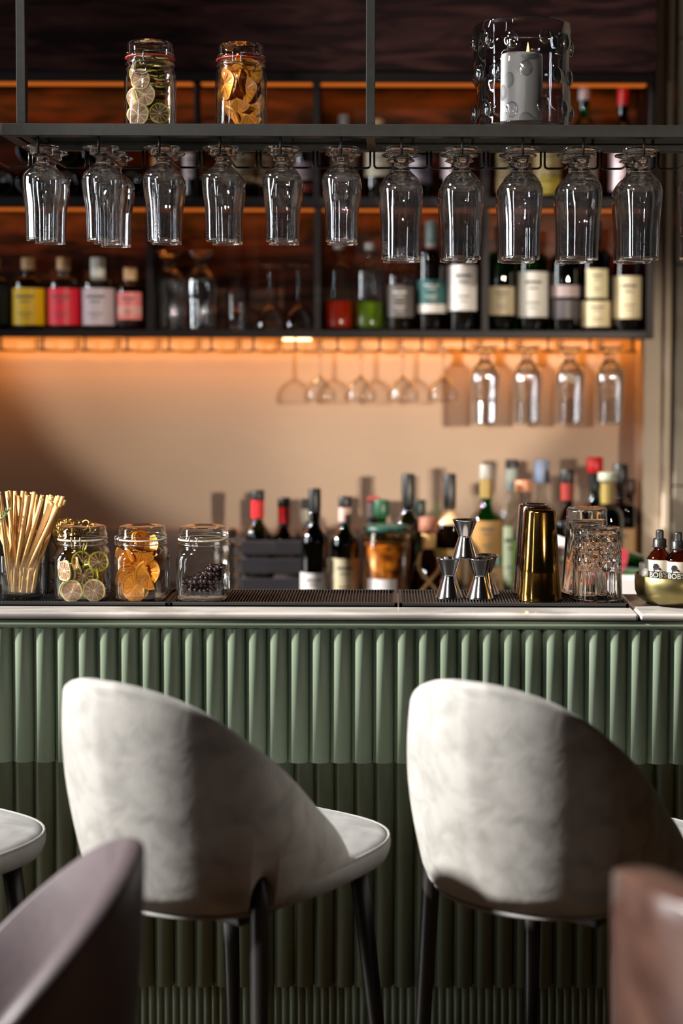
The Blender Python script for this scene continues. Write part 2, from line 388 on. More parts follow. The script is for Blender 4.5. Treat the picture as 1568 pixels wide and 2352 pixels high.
# ---------------- stemware
def pokal(H, rf, rn, rs, rw, rr, hs):
    """inverted beer goblet; z=0 is the foot plane (up), goes down to -H. Returns meshes foot, stem, bowl"""
    f = G().lathe([(0, 0), (rf*.6, -.0012), (rf*.97, -.0005), (rf, -.002), (rf*.97, -.0042), (rf*.6, -.0085), (rn*1.9, -.0145), (rn*1.25, -.0185), (0, -.019)], 40)
    rings = [(0, -.0185), (rn*1.25, -.0186)]
    z = -.019; zz = -hs*.62; n = 9
    for i in range(n):
        t = i/(n-1); r = rn*(1-.12*math.sin(t*PI)) + (rs*.60-rn)*max(0, t-.45)**1.4*2.1
        rings += [(r*1.0, z+(zz-z)*t), (r*1.05+.0003, z+(zz-z)*(t+.5/n))]
    rl = rings[-1][0]; rings.append((0, zz-.004))
    s = G().lathe(rings, 24)
    T = .0013; hb = hs*.60
    outer = []
    for i in range(26):
        t = i/25; zc = -(hb + (H-hb)*t)
        ts = (-zc-hb)/(hs-hb)
        if -zc < hs: r = rl*.93 + (rs-rl*.93)*math.sin(min(1, ts)*PI/2)**.85
        else:
            u = (-zc-hs)/(H-hs); k = .5-.5*math.cos(PI*min(1, u*1.7)); r = rs + (rw-rs)*k
            if u > .59: r = rw + (rr-rw)*((u-.59)/.41)
        outer.append((r, zc))
    inner = [(max(.001, r-T*1.2), z) for r, z in outer[2:]]
    prof = outer + [(outer[-1][0]-T*.5, -H-.0006)] + inner[::-1] + [(0, inner[0][1]-.001)]
    rip = lambda r, a, z: r + (.00050*math.sin(11*a+1.3) + .00035*math.sin(5*a) + .00018*math.sin(23*a))*min(1, max(0, (-z-hs*.8)*25))
    b = G().lathe(prof, 64, rip=rip)
    mk = G()
    return f.mesh('foot', M_SOLID), s.mesh('stem', M_SOLID), b.mesh('bowl', M_GLASSR)
def glass_thing(name, meshes, loc, label, cat, group, rot=(0, 0, 0)):
    o = empty(name, loc); o.rotation_euler = rot; tag(o, label, cat, group)
    for me in meshes: link(me.name.split('.')[0], me, o)
    return o
S_ = 1/1165
small = pokal(.183, .0365, .012, .0385, .0315, .0305, .064)
large = pokal(.217, .0385, .0155, .0432, .0385, .0375, .085)
rows = {0: 2, 1: 3, 2: 2, 3: 2, 4: 2, 5: 2, 6: 2, 7: 2, 8: 2, 9: 2, 10: 2, 11: 1}
ordn = ['first', 'second', 'third', 'fourth', 'fifth', 'sixth', 'seventh', 'eighth', 'ninth', 'tenth', 'eleventh', 'last']
zf = zR0-.0345+.0195
for k, n in rows.items():
    big = k >= 6
    for j in range(n):
        y = YR0+.045+j*(.0785 if not big else .0890)
        row = {0: 'front glass', 1: 'second glass back', 2: 'rearmost glass'}[j]
        lab = f'{"tall" if big else "short"} beer goblet hanging upside down, {row} on the {ordn[k]} wire from the left'
        xx = X(hang[k], YR0, 450) + random.uniform(-.001, .001)
        glass_thing('beer_goblet', large if big else small, (xx, y, zf), lab, 'glass', 'beer goblets hanging over the bar',
                    (random.uniform(-.012, .012), random.uniform(-.012, .012), random.uniform(0, 6)))

def coupe():
    f = G().lathe([(0, 0), (.034, -.0008), (.035, -.0018), (.02, -.0045), (.006, -.008), (0, -.009)], 32)
    s = G().lathe([(0, -.008), (.006, -.0085), (.0038, -.018), (.0036, -.07), (.005, -.084), (0, -.086)], 16)
    o = [(.005, -.083), (.016, -.089), (.032, -.102), (.044, -.122), (.0455, -.138), (.043, -.152)]
    b = G().lathe(o+[(.0425, -.1525)]+[(r-.0013, z-.0008) for r, z in o[::-1][1:]]+[(0, -.0845)], 40)
    return f.mesh('foot', M_GLASS), s.mesh('stem', M_SOLID), b.mesh('bowl', M_GLASS)
cp = coupe()
zf2 = zC-.0345+.012
for i, px in enumerate((735, 828, 925, 1018)):
    glass_thing('coupe_glass', cp, (X(px, YS+.06, 850), YS+.06, zf2), f'stemmed coupe hanging under the back shelf, {ordn[i]} from the left', 'glass', 'coupes under the back shelf')
for i, px in enumerate((1113, 1210, 1308, 1400)):
    glass_thing('beer_goblet', large, (X(px, YS+.06, 850), YS+.06, zf2+.004), f'beer goblet hanging under the back shelf, {ordn[i]} right of the coupes', 'glass', 'goblets under the back shelf')
# ones standing upside down in the lower row of the shelves
for px, dy, lab in ((390, .09, 'upturned tall goblet standing beside the shelf divider'), (462, .07, 'upturned tall goblet standing right of its twin on the back shelf')):
    glass_thing('beer_goblet', large, (X(px, YS+dy, 650), YS+dy, tC+.2178), lab, 'glass', 'upturned goblets on the back shelf')
def wineup():
    H = .178
    f = G().lathe([(0, H), (.038, H-.0008), (.039, H-.002), (.02, H-.005), (.007, H-.01), (0, H-.011)], 32)
    s = G().lathe([(0, H-.009), (.006, H-.01), (.0045, H-.02), (.0045, .088), (.006, .07), (0, .068)], 16)
    o = [(.006, .072), (.018, .066), (.032, .05), (.042, .028), (.045, .012), (.0445, .0)]
    b = G().lathe(o+[(r-.0013, z-.0008 if z > .01 else z) for r, z in o[::-1][0:]]+[(0, .070)], 40)
    return f.mesh('foot', M_GLASS), s.mesh('stem', M_SOLID), b.mesh('bowl', M_GLASS)
wu = wineup()
for px, dy, lab in ((620, .06, 'upturned wine glass on the back shelf, left of two side by side'), (686, .06, 'upturned wine glass next to the central shelf divider'), (548, .15, 'upturned wine glass behind the narrow tumbler')):
    glass_thing('wine_glass', wu, (X(px, YS+dy, 700), YS+dy, tC), lab, 'glass', 'upturned wine glasses on the back shelf')
g = G().lathe([(0, .004), (.0195, .004), (.0215, 0), (.0222, .002), (.0222, .105), (.0218, .106), (.020, .105), (.0195, .01), (0, .009)], 32)
tag(g.build('tumbler', M_GLASS, None, (X(542, YS+.04, 700), YS+.04, tC)), 'narrow straight tumbler standing in front of a wine glass', 'glass')
# ================================================================ bottles
nth = ['first', 'second', 'third', 'fourth', 'fifth', 'sixth', 'seventh', 'eighth', 'ninth', 'tenth', 'eleventh', 'twelfth', 'thirteenth', 'fourteenth', 'fifteenth', 'sixteenth',
       'seventeenth', 'eighteenth', 'nineteenth', 'twentieth', 'twenty-first', 'twenty-second', 'twenty-third', 'twenty-fourth', 'twenty-fifth', 'twenty-sixth', 'twenty-seventh', 'last']
def liquid(name, c, e=None):
    return thin_glass(name, c, e or tuple(k*.3 for k in c), .07, 2.6)
BG = {
 'clear': liquid('bottle_clear', (.86, .87, .86), (.3, .32, .3)), 'green': liquid('bottle_green', (.06, .36, .07)), 'dark': liquid('bottle_dark_green', (.03, .09, .025)),
 'olive': liquid('bottle_olive', (.17, .22, .03)), 'amber': liquid('bottle_amber', (.42, .13, .02)), 'red': liquid('bottle_red', (.5, .035, .01)),
 'rum': liquid('bottle_brown', (.16, .05, .02)), 'teal': liquid('bottle_teal', (.03, .20, .20)), 'pink': liquid('bottle_pink', (.75, .38, .25)), 'black': liquid('bottle_black', (.006, .006, .006)),
 'bright': liquid('bottle_bright_green', (.05, .42, .05))}
LQ = {'red': mat('red_liqueur', (.75, .03, .005), .15, 0, **{'Transmission Weight': .5}), 'green': mat('green_liqueur', (.16, .30, .01), .15, 0, **{'Transmission Weight': .5})}
CC = {}
def paint(c, rough=.45, metal=0.0):
    k = f'paint_{int(c[0]*99)}_{int(c[1]*99)}_{int(c[2]*99)}_{int(metal)}'
    return mat(k, c, rough, metal)
WHITE = (.54, .51, .49); CREAM = (.52, .43, .27); BLK = (.012, .012, .013); RED = (.75, .015, .02); CORK = (.55, .34, .17)
def paper(c, c2=None):
    """printed paper: faint bands of small print"""
    c2 = c2 or tuple(k*.55 for k in c); k = 'paper_' + '_'.join(str(int(q*99)) for q in c+c2)
    if k in MAT: return MAT[k]
    m = noisy(k, c, c2, 16, .55, 3, 0, (.6, .6, 3.5), lo=.60, hi=.66); return m
INK = mat('printing_ink', (.06, .055, .06), .6)
def bottle(label, px, D, top, base, w, shape='wine', glass='dark', labels=(), cap=None, foil=None, fill=None, cat='bottle', group=None, name='bottle', pyb=None, rot=0, lean=0):
    """px: centre; top: image row of the top; base: world z; w: width in pixels at that distance;
       labels: (z0, z1, colour, half-angle) as shares of the height; cap: (share, colour, width share); foil: (share, colour)"""
    x = X(px, D, top+80); zt = Z(top, D, px); H = zt-base; R = w/F*D/2
    rn = {'wine': .0145, 'spirit': .0135, 'square': .013, 'gin': .0150, 'round': .0135}[shape]
    T = {'wine': .58, 'spirit': .66, 'square': .68, 'gin': .62, 'round': .5}[shape]; sh = {'wine': .72, 'spirit': .76, 'square': .75, 'gin': .74, 'round': .70}[shape]
    n = 5 if shape == 'square' else 2
    pr = [(0, .004), (R*.8, .003), (R*.93, .0, n), (R, .006, n), (R, H*T-.01, n)]
    for i in range(1, 8):
        t = i/7
        if shape in ('gin', 'spirit'): k = math.cos(t*PI/2)**.8; zz = H*T + (H*sh-H*T)*(math.sin(t*PI/2))
        else: k = .5+.5*math.cos(PI*t); zz = H*T + (H*sh-H*T)*t
        pr.append((rn+(R-rn)*k, zz, 2+(n-2)*k))
    ch = cap[0] if cap else .01
    pr += [(rn, H*(1-ch)-.010), (rn*1.12, H*(1-ch)-.008), (rn*1.12, H*(1-ch)-.001), (rn*.8, H*(1-ch)), (0, H*(1-ch))]
    o = G().lathe(pr, 28).build(name, BG[glass], None, (x, D, base), (0, lean, rot))
    tag(o, label, cat, group)
    if cap:
        rc = rn*(cap[2] if len(cap) > 2 else 1.25)
        G().lathe([(0, H*(1-ch)-.001), (rc*.98, H*(1-ch)-.001), (rc, H*(1-ch)+.001), (rc, H-.002), (rc*.93, H), (0, H)], 20).build('cap', paint(cap[1], .35), o)
    if foil:
        z0 = H*(1-foil[0])
        def rad(z): 
            if z > H*sh: return rn*1.16
            t = (z-H*T)/(H*(sh-T)); return (rn+(R-rn)*(.5+.5*math.cos(PI*max(0, t))))*1.03
        zz = [z0 + (H*(1-ch)-z0)*i/8 for i in range(9)]
        G().lathe([(rad(z), z) for z in zz], 20).build('neck_foil', paint(foil[1], .4, foil[2] if len(foil) > 2 else 0), o)
    for lb in labels:
        z0, z1, c = lb[:3]; ha = lb[3] if len(lb) > 3 else 75; rr = R*1.012+.0003
        vs = []; q = 20; e = n
        for i in range(q+1):
            a = math.radians(-90-ha+2*ha*i/q); cc, d = math.cos(a), math.sin(a); r2 = rr/(abs(cc)**e+abs(d)**e)**(1/e) if e != 2 else rr
            vs += [(r2*cc, r2*d, z0*H), (r2*cc, r2*d, z1*H)]
        gg = G().raw(vs, [[2*i, 2*i+2, 2*i+3, 2*i+1] for i in range(q)])
        if z1-z0 > .2:      # a few printed bars standing for the title
            for (u0, u1, v0, v1) in ((-.38, .38, .74, .80), (-.22, .22, .62, .655), (-.30, .30, .30, .33), (-.18, .18, .20, .22)):
                b = []; 
                for i in range(7):
                    a = math.radians(-90 + ha*(u0+(u1-u0)*i/6)); cc, d = math.cos(a), math.sin(a); r2 = (rr+.0004)/(abs(cc)**e+abs(d)**e)**(1/e) if e != 2 else rr+.0004
                    b += [(r2*cc, r2*d, (z0+(z1-z0)*v0)*H), (r2*cc, r2*d, (z0+(z1-z0)*v1)*H)]
                gg.raw(b, [[2*i, 2*i+2, 2*i+3, 2*i+1] for i in range(6)], 1)
        gg.build('paper_label', [paint(c, .5), INK if sum(c) > .5 else paint(WHITE)], o)
    if fill:
        zf_ = H*fill[1]
        G().lathe([(0, .008), (R*.9, .008), (R*.93, .012), (R*.93, zf_), (0, zf_)], 24).build('liquid', LQ[fill[0]], o)
    return o

# --- lower row of the back shelf
D0 = YS+.06
bl = 'bottles on the lower back shelf'
bottle('dark bottle with navy label cut off by the left edge', -14, D0, 592, tC, 76, 'gin', 'black', [(.06, .62, (.02, .035, .06))], (.16, CORK), group=bl)
bottle('stubby bottle with bright yellow label and cork stopper', 65, D0, 592, tC, 73, 'gin', 'amber', [(.06, .57, (.80, .50, .004), 88)], (.16, CORK), group=bl)
bottle('stubby bottle with crimson label and cork stopper', 146, D0, 592, tC, 73, 'gin', 'clear', [(.06, .57, (.68, .01, .035), 88)], (.16, CORK), group=bl)
bottle('stubby bottle with pale lilac label and white neck', 225, D0, 592, tC, 75, 'gin', 'clear', [(.06, .57, (.55, .46, .52), 88)], (.30, (.6, .6, .55), 1.35), group=bl)
bottle('smallest bottle of the row, salmon pink label', 299, D0, 615, tC, 64, 'gin', 'pink', [(.16, .60, (.82, .22, .22), 70), (.24, .38, (.75, .6, .5), 71)], (.20, CORK), group=bl)
bottle('clear bottle a third full of red liqueur', 777, D0, 556, tC, 70, 'spirit', 'clear', [], (.08, (.55, .5, .5), 1.1), fill=('red', .33), group=bl)
bottle('clear bottle a third full of green liqueur', 848, D0, 558, tC, 68, 'spirit', 'clear', [], (.08, (.5, .5, .5), 1.1), fill=('green', .33), group=bl)
bottle('empty looking clear bottle right of the green liqueur', 918, D0, 570, tC, 66, 'spirit', 'clear', [(.16, .55, (.10, .085, .08), 70)], (.08, (.5, .5, .5), 1.1), group=bl)
bottle('tall dark bottle with teal cap and teal label over a white band', 990, D0, 508, tC, 66, 'spirit', 'rum', [(.16, .24, WHITE, 80), (.245, .46, (.015, .085, .085), 80)], (.20, (.16, .24, .24)), (.28, (.5, .4, .4)), group=bl)
bottle('broad bottle with large plain white label', 1062, D0, 520, tC, 72, 'gin', 'rum', [(.19, .62, WHITE, 80)], (.12, BLK), group=bl)
bottle('green bottle with small tan label beside the divider', 1150, D0, 520, tC, 66, 'spirit', 'green', [(.15, .42, (.36, .30, .20), 65)], (.12, BLK), group=bl)
bottle('green bottle with large off-white label', 1222, D0, 520, tC, 72, 'spirit', 'green', [(.13, .56, (.48, .46, .42), 80)], (.12, BLK), group=bl)
bottle('dark green bottle with dusky mauve printing on a black label', 1297, D0, 525, tC, 68, 'spirit', 'dark', [(.12, .30, (.05, .04, .045), 70), (.33, .44, (.28, .21, .21), 70)], (.12, BLK), group=bl)
bottle('green bottle with two stacked cream labels', 1367, D0, 508, tC, 68, 'spirit', 'dark', [(.04, .27, CREAM, 80), (.30, .56, (.42, .37, .22), 45)], (.16, BLK), group=bl)
bottle('reddish bottle with tall cream label at the right end', 1440, D0, 520, tC, 66, 'spirit', 'red', [(.12, .52, (.52, .43, .27), 80)], (.14, BLK), group=bl)

# --- upper row, glimpsed behind the hanging goblets
tu = 'bottles on the upper back shelf'; U0 = YS+.07
bottle('amber bottle on the upper shelf at the far left of the row', 378, U0, 300, tB, 62, 'spirit', 'amber', [(.30, .6, (.45, .16, .02), 80)], (.1, BLK), group=tu)
bottle('slim upper shelf bottle with white label left of the support tube', 441, U0, 292, tB, 48, 'wine', 'rum', [(.28, .62, (.62, .5, .5), 80)], (.1, (.5, .2, .2)), group=tu)
bottle('broad upper shelf bottle with cream label', 548, U0, 296, tB, 72, 'gin', 'rum', [(.22, .62, CREAM, 85)], (.1, BLK), group=tu)
bottle('upper shelf bottle with tan label under the orange jar', 603, U0+.05, 290, tB, 50, 'spirit', 'amber', [(.2, .6, (.65, .50, .34), 85)], (.1, BLK), group=tu)
bottle('clear upper shelf bottle just left of the central divider', 700, U0, 292, tB, 50, 'spirit', 'rum', [(.26, .5, (.28, .2, .24), 85), (.1, .2, (.25, .04, .03), 85)], (.1, RED), group=tu)
bottle('upper shelf bottle with grey cap right of the central divider', 790, U0, 264, tB, 60, 'spirit', 'rum', [(.3, .55, (.2, .17, .15), 85)], (.14, (.36, .34, .34)), group=tu)
bottle('upper shelf bottle with pale cream label and cork top', 869, U0, 274, tB, 62, 'gin', 'rum', [(.28, .60, (.68, .62, .48), 85)], (.12, CORK), group=tu)
bottle('upper shelf bottle with muted violet label', 960, U0, 292, tB, 62, 'spirit', 'black', [(.20, .58, (.12, .10, .15), 85)], (.1, BLK), group=tu)
bottle('upper shelf bottle with pinkish white label', 1035, U0, 292, tB, 44, 'spirit', 'dark', [(.3, .64, (.62, .50, .55), 85)], (.1, BLK), group=tu)
bottle('upper shelf bottle with buttery label right of the short divider', 1162, U0, 288, tB, 58, 'spirit', 'amber', [(.1, .64, (.66, .52, .30), 88)], (.1, BLK), group=tu)
bottle('broad upper shelf bottle with golden yellow label', 1255, U0, 288, tB, 66, 'gin', 'amber', [(.32, .66, (.62, .46, .22), 88), (.06, .31, (.55, .42, .04), 88)], (.1, BLK), group=tu)
bottle('green upper shelf bottle with white foil neck behind the candle glass', 1341, U0, 187, tB, 62, 'wine', 'bright', [(.14, .42, (.55, .45, .34), 80)], (.03, (.1, .1, .2)), (.16, (.6, .52, .56)), group=tu)
bottle('dark upper shelf bottle with red capped neck', 1430, U0, 202, tB, 62, 'wine', 'black', [(.08, .42, (.58, .42, .44), 80)], (.03, RED), (.16, RED), group=tu)
# bottles lying on their sides in the left bay
lyg = 'bottles lying in the upper left bay'
for j, (px, zoff, row) in enumerate(((-2, .045, 'lower'), (72, .045, 'lower'), (148, .045, 'lower'), (224, .045, 'lower'), (300, .045, 'lower'), (72, .132, 'upper'), (148, .132, 'upper'), (224, .127, 'upper'))):
    g = G().lathe([(0, .012), (.025, .010), (.037, 0), (.0405, .004), (.0405, .15), (.030, .185), (.015, .205), (.0145, .215), (0, .215)], 28)
    o = g.build('wine_bottle', BG['olive'], None, (X(px, YS+.012, 400), YS+.008, tB+zoff-.004), (-PI/2, 0, 0))
    tag(o, f'dark wine bottle lying base outward, {ordn[[0,1,2,3,4,0,1,2][j]]} of the {row} layer', 'bottle', lyg)

# --- bottles on the back counter
zb = .97; bk = 'bottles on the back counter'
bottle('dark wine bottle with scarlet foil neck, left one in the black crate', 592, 4.155, 1126, zb+.005, 58, 'wine', 'olive', [(.2, .5, (.3, .28, .2), 60)], (.09, BLK, 1.2), (.26, RED), group=bk)
bottle('dark wine bottle with scarlet foil neck, right one in the black crate', 652, 4.175, 1143, zb+.005, 58, 'wine', 'dark', [(.2, .5, (.3, .28, .2), 60)], (.09, BLK, 1.2), (.26, RED), group=bk)
bottle('slim dark bottle with white label right of the crate', 722, 4.00, 1122, zb, 64, 'wine', 'black', [(.04, .30, WHITE, 82)], (.20, BLK, 1.15), group=bk)
bottle('slim black bottle half hidden behind the slim white labelled one', 706, 4.30, 1146, zb, 56, 'wine', 'black', [(.2, .4, (.5, .45, .3), 60)], (.1, BLK), (.26, (.5, .48, .36)), group=bk)
bottle('dark bottle with large cream label and pink and white neck', 792, 4.10, 1140, zb, 66, 'wine', 'dark', [(.03, .42, CREAM, 84)], (.10, BLK, 1.2), (.24, (.62, .40, .36)), group=bk)
bottle('bottle with red and white cap behind the amber jar', 856, 4.30, 1140, zb, 58, 'wine', 'dark', [], (.06, (.7, .12, .12)), (.22, (.62, .5, .48)), group=bk)
bottle('bottle with plain green cap behind the amber jar', 876, 4.22, 1148, zb, 58, 'wine', 'green', [], (.16, (.01, .08, .035), 1.5), group=bk)
bottle('tall olive green bottle with long black capsule', 937, 4.16, 1088, zb, 66, 'wine', 'olive', [], (.25, BLK, 1.2), group=bk)
bottle('small bottle with teal black cap between the two tall ones', 962, 4.28, 1148, zb, 52, 'wine', 'dark', [], (.16, (.01, .03, .03), 1.3), group=bk)
bottle('tall dark bottle with black capsule over a cream collar', 1032, 4.18, 1088, zb, 66, 'wine', 'rum', [(.1, .4, (.5, .3, .1), 80)], (.27, BLK, 1.2), (.40, (.66, .46, .26)), group=bk)
bottle('stout green bottle with gold neck foil and tan labels', 1116, 4.12, 1068, zb, 80, 'wine', 'green', [(.02, .26, (.42, .25, .10), 85), (.34, .60, (.36, .19, .05), 60)], (.10, (.30, .28, .25), 1.2), (.24, (.30, .20, .06), .3), group=bk)
bottle('grey green bottle with pale neck band behind the gold foil one', 1174, 4.30, 1056, zb, 64, 'wine', 'clear', [(.05, .5, (.42, .46, .30), 80)], (.06, BLK, 1.25), (.24, (.30, .34, .30)), group=bk)
bottle('short bottle with copper coloured cap', 1202, 4.16, 1104, zb, 54, 'wine', 'clear', [(.05, .5, (.35, .34, .22), 80)], (.09, (.50, .20, .10), 1.6), group=bk)
bottle('clear long necked bottle with sky blue capsule', 1243, 4.30, 1056, zb, 72, 'wine', 'clear', [(.05, .4, (.4, .4, .4), 70)], (.17, (.22, .28, .42), 1.5), group=bk)
bottle('dark bottle with red spot on its black neck', 1302, 4.18, 1078, zb, 70, 'wine', 'rum', [(.05, .4, (.2, .1, .1), 80)], (.10, BLK, 1.3), (.24, (.30, .03, .02)), group=bk)
bottle('dark green bottle with bright red capsule', 1365, 4.28, 1050, zb, 70, 'wine', 'dark', [(.05, .4, (.2, .2, .1), 80)], (.11, (.62, .004, .006), 1.6), (.24, BLK), group=bk)
bottle('squat teal bottle with gold paper on its neck', 1394, 4.14, 1086, zb, 74, 'gin', 'teal', [(.1, .4, (.03, .16, .16), 70)], (.06, (.35, .36, .26), 1.7), (.24, (.28, .20, .05)), group=bk)
bottle('square shouldered bottle with black cap and tan label', 1424, 4.22, 1066, zb, 66, 'square', 'rum', [(.28, .52, (.52, .30, .12), 50)], (.14, BLK, 1.6), group=bk)
bottle('plain brown bottle at the right end of the back counter', 1444, 4.33, 1100, zb, 46, 'spirit', 'rum', [(.3, .6, (.20, .09, .04), 80)], (.12, (.08, .04, .03)), group=bk)
# green bottle lying beyond the crystal glasses
g = G().lathe([(0, 0), (.030, 0), (.034, .005), (.034, .12), (.03, .15), (.013, .20), (.0125, .25), (0, .25)], 24)
o = g.build('bottle', BG['bright'], None, (X(1472, 4.02), 4.02, Z(1302, 4.02)), (0, math.radians(-72), .15)); tag(o, 'bright green bottle lying tilted beyond the crystal glasses', 'bottle')
G().lathe([(.0342, .05), (.0342, .10)], 24).build('paper_label', paint((.55, .05, .08)), o)
G().lathe([(.0135, .20), (.0135, .25), (0, .251)], 16).build('neck_foil', paint((.7, .65, .62)), o)
zwb = Z(1320, 3.98)
o = G().box((X(1424, 3.95), 3.955, zb), (X(1424, 3.95)+.19, 4.10, zwb), bev=.006, seg=3).build('napkin_box', paint((.72, .69, .70), .6)); tag(o, 'plain white box on the back counter under the green bottle', 'box')
# crate
xa_, xb_ = X(553, 4.06), X(702, 4.06); zt_ = Z(1243, 4.06)
cr = empty('bottle_crate', ((xa_+xb_)/2, 4.15, zb)); tag(cr, 'black slatted wooden crate holding two wine bottles', 'crate')
M_CR = noisy('black_painted_wood', (.035, .028, .032), (.05, .042, .046), 8, .6)
sl = [(zt_-.036, zt_), (zt_-.086, zt_-.047), (zb, zt_-.100)]
for a, b in sl:
    for yy in (4.06, 4.235):
        part(G().box((xa_, yy, a), (xb_, yy+.009, b), bev=.001), 'slat', M_CR, cr)
    for xx in (xa_, xb_-.009):
        part(G().box((xx, 4.0695, a), (xx+.009, 4.2345, b), bev=.001), 'slat', M_CR, cr)
for xx in (xa_+.0095, xb_-.0245):
    for yy in (4.0695, 4.2195):
        part(G().box((xx, yy, zb), (xx+.015, yy+.015, zt_-.002)), 'corner_post', M_CR, cr)
part(G().box((xa_+.01, 4.07, zb), (xb_-.01, 4.234, zb+.005)), 'bottom', M_CR, cr)
g = G().lathe([(0, 0), (.040, 0), (.043, .02), (.040, .05), (.030, .068), (.016, .078), (0, .081)], 28, M=Matrix.Diagonal((1, .5, 1, 1))); o = g.build('dish', paint((.75, .62, .60), .3), None, (X(657, 4.093), 4.093, zb+.0055)); tag(o, 'pale rounded dish showing through a slot of the crate', 'dish')
# big amber preserving jar
JX = X(888, 4.04); Rj = 55/F*4.04; zj = Z(1207, 4.04)-zb
o = G().lathe([(0, .003), (Rj*.9, 0), (Rj, .01), (Rj, zj-.035), (Rj*.93, zj-.018), (Rj*.93, zj-.012)], 40).build('preserve_jar', thin_glass('jar_amber', (.9, .75, .5), (.5, .3, .1), .05, 2.6), None, (JX, 4.04, zb)); tag(o, 'large glass jar of orange preserves with a dark green lid', 'jar')
G().lathe([(0, zj-.013), (Rj*.96, zj-.013), (Rj*.98, zj-.011), (Rj*.98, zj-.002), (Rj*.94, zj), (0, zj)], 40).build('lid', paint((.006, .06, .045), .4), o)
G().lathe([(0, .006), (Rj*.92, .006), (Rj*.96, .012), (Rj*.96, zj-.05), (0, zj-.045)], 40).build('preserves', noisy('orange_preserves', (.07, .012, .003), (.46, .17, .012), 38, .35, 6, .3, lo=.35, hi=.62), o)
vs = []
for i in range(17):
    a = math.radians(-90-50+75*i/16); vs += [(Rj*1.01*math.cos(a), Rj*1.01*math.sin(a), .02), (Rj*1.01*math.cos(a), Rj*1.01*math.sin(a), Z(1328, 4.0)-zb)]
G().raw(vs, [[2*i, 2*i+2, 2*i+3, 2*i+1] for i in range(16)]).build('paper_label', paint((.68, .62, .62)), o)
# netted carafe
cx = X(985, 4.08); o = G().lathe([(0, .004), (.035, 0), (.048, .012), (.052, .06), (.046, .10), (.028, .135), (.016, .155), (.0145, .18), (.017, .20), (0, .20)], 32).build('rum_bottle', BG['amber'], None, (cx, 4.08, zb+.02)); tag(o, 'round amber bottle netted with straw cord and stopped with a brown cap', 'bottle')
o.location.z = Z(1186, 4.08)-.238
G().lathe([(0, .198), (.024, .198), (.026, .203), (.026, .236), (0, .238)], 20).build('cap', noisy('brown_cork', (.20, .06, .03), (.32, .12, .07), 30, .7), o)
G().lathe([(.0165, .155), (.0175, .197), (.0185, .19), (.0175, .155)], 16).build('neck_binding', noisy('straw_cord', (.50, .28, .10), (.66, .40, .18), 60, .8), o)
for s in (-1, 1):
    pts = []
    for i in range(15):
        t = i/14; z = .015+.125*t; R_ = .0535 if z < .1 else .0535-(z-.1)*.75; R_ = max(R_, .026); a = -PI/2 + s*(t-.45)*2.0
        pts.append((R_*math.cos(a), R_*math.sin(a), z))
    G().tube(pts, .0042, 8).build('straw_cord', MAT['straw_cord'], o)
# clear things left of the crate
for i, (px, top, w_) in enumerate(((531, 1216, 46), (507, 1238, 34))):
    D = 4.12+.08*i; r = w_/F*D/2; H = Z(top, D)-zb; g = G(); n = 5
    for k in range(n):
        z = H*k/n; g.lathe([(r*.82, z), (r, z+H/n*.98), (r*.96, z+H/n*.98), (r*.79, z+.004), (0, z+.003)], 24)
    tag(g.build('glass_stack', thin_glass('frosted_cup', (.78, .76, .72), (.6, .6, .56), .12, 1.6, rough=.15), None, (X(px, D), D, zb)), ('taller' if i == 0 else 'shorter')+' pale stack of cups left of the black crate', 'cup stack')

# ================================================================ clip-top jars
def clasp_wire(R, z0, z1, a0, parent, long=False):
    """wire bail: ring under the lid rim plus the clasp"""
    g = G()
    g.tube([(R*1.01*math.cos(2*PI*i/40), R*1.01*math.sin(2*PI*i/40), z0) for i in range(40)], .0010, 6, closed=True)
    g.tube([(R*1.0*math.cos(a0+.2+(2*PI-.9)*i/30), R*1.0*math.sin(a0+.2+(2*PI-.9)*i/30), z1) for i in range(31)], .0009, 6)
    g.build('wire_ring', M_CHROME, parent)
    g = G(); q = R+.0045
    def cp(a, z, k=0): return Vector(((q+k)*math.cos(a), (q+k)*math.sin(a), z))
    for s in (-1, 1):
        g.tube(rounded([cp(a0+s*.16, z0-.0015, -.003), cp(a0+s*.16, z0-.001, .001), cp(a0+s*.15, (z0+z1)/2, .0015), cp(a0+s*.16, z1, .001), cp(a0+s*.2, z1+.001, -.004)], .002, 3), .0013, 8)
    if long:
        g.tube(rounded([cp(a0-.24, z0-.001), cp(a0-.22, z0-.024, .001), cp(a0+.22, z0-.024, .001), cp(a0+.24, z0-.001)], .005), .0013, 8)
        g.tube([cp(a0-.24, z0-.001), cp(a0+.24, z0-.001)], .0012, 8)
    g.build('wire_clasp', M_CHROME, parent)
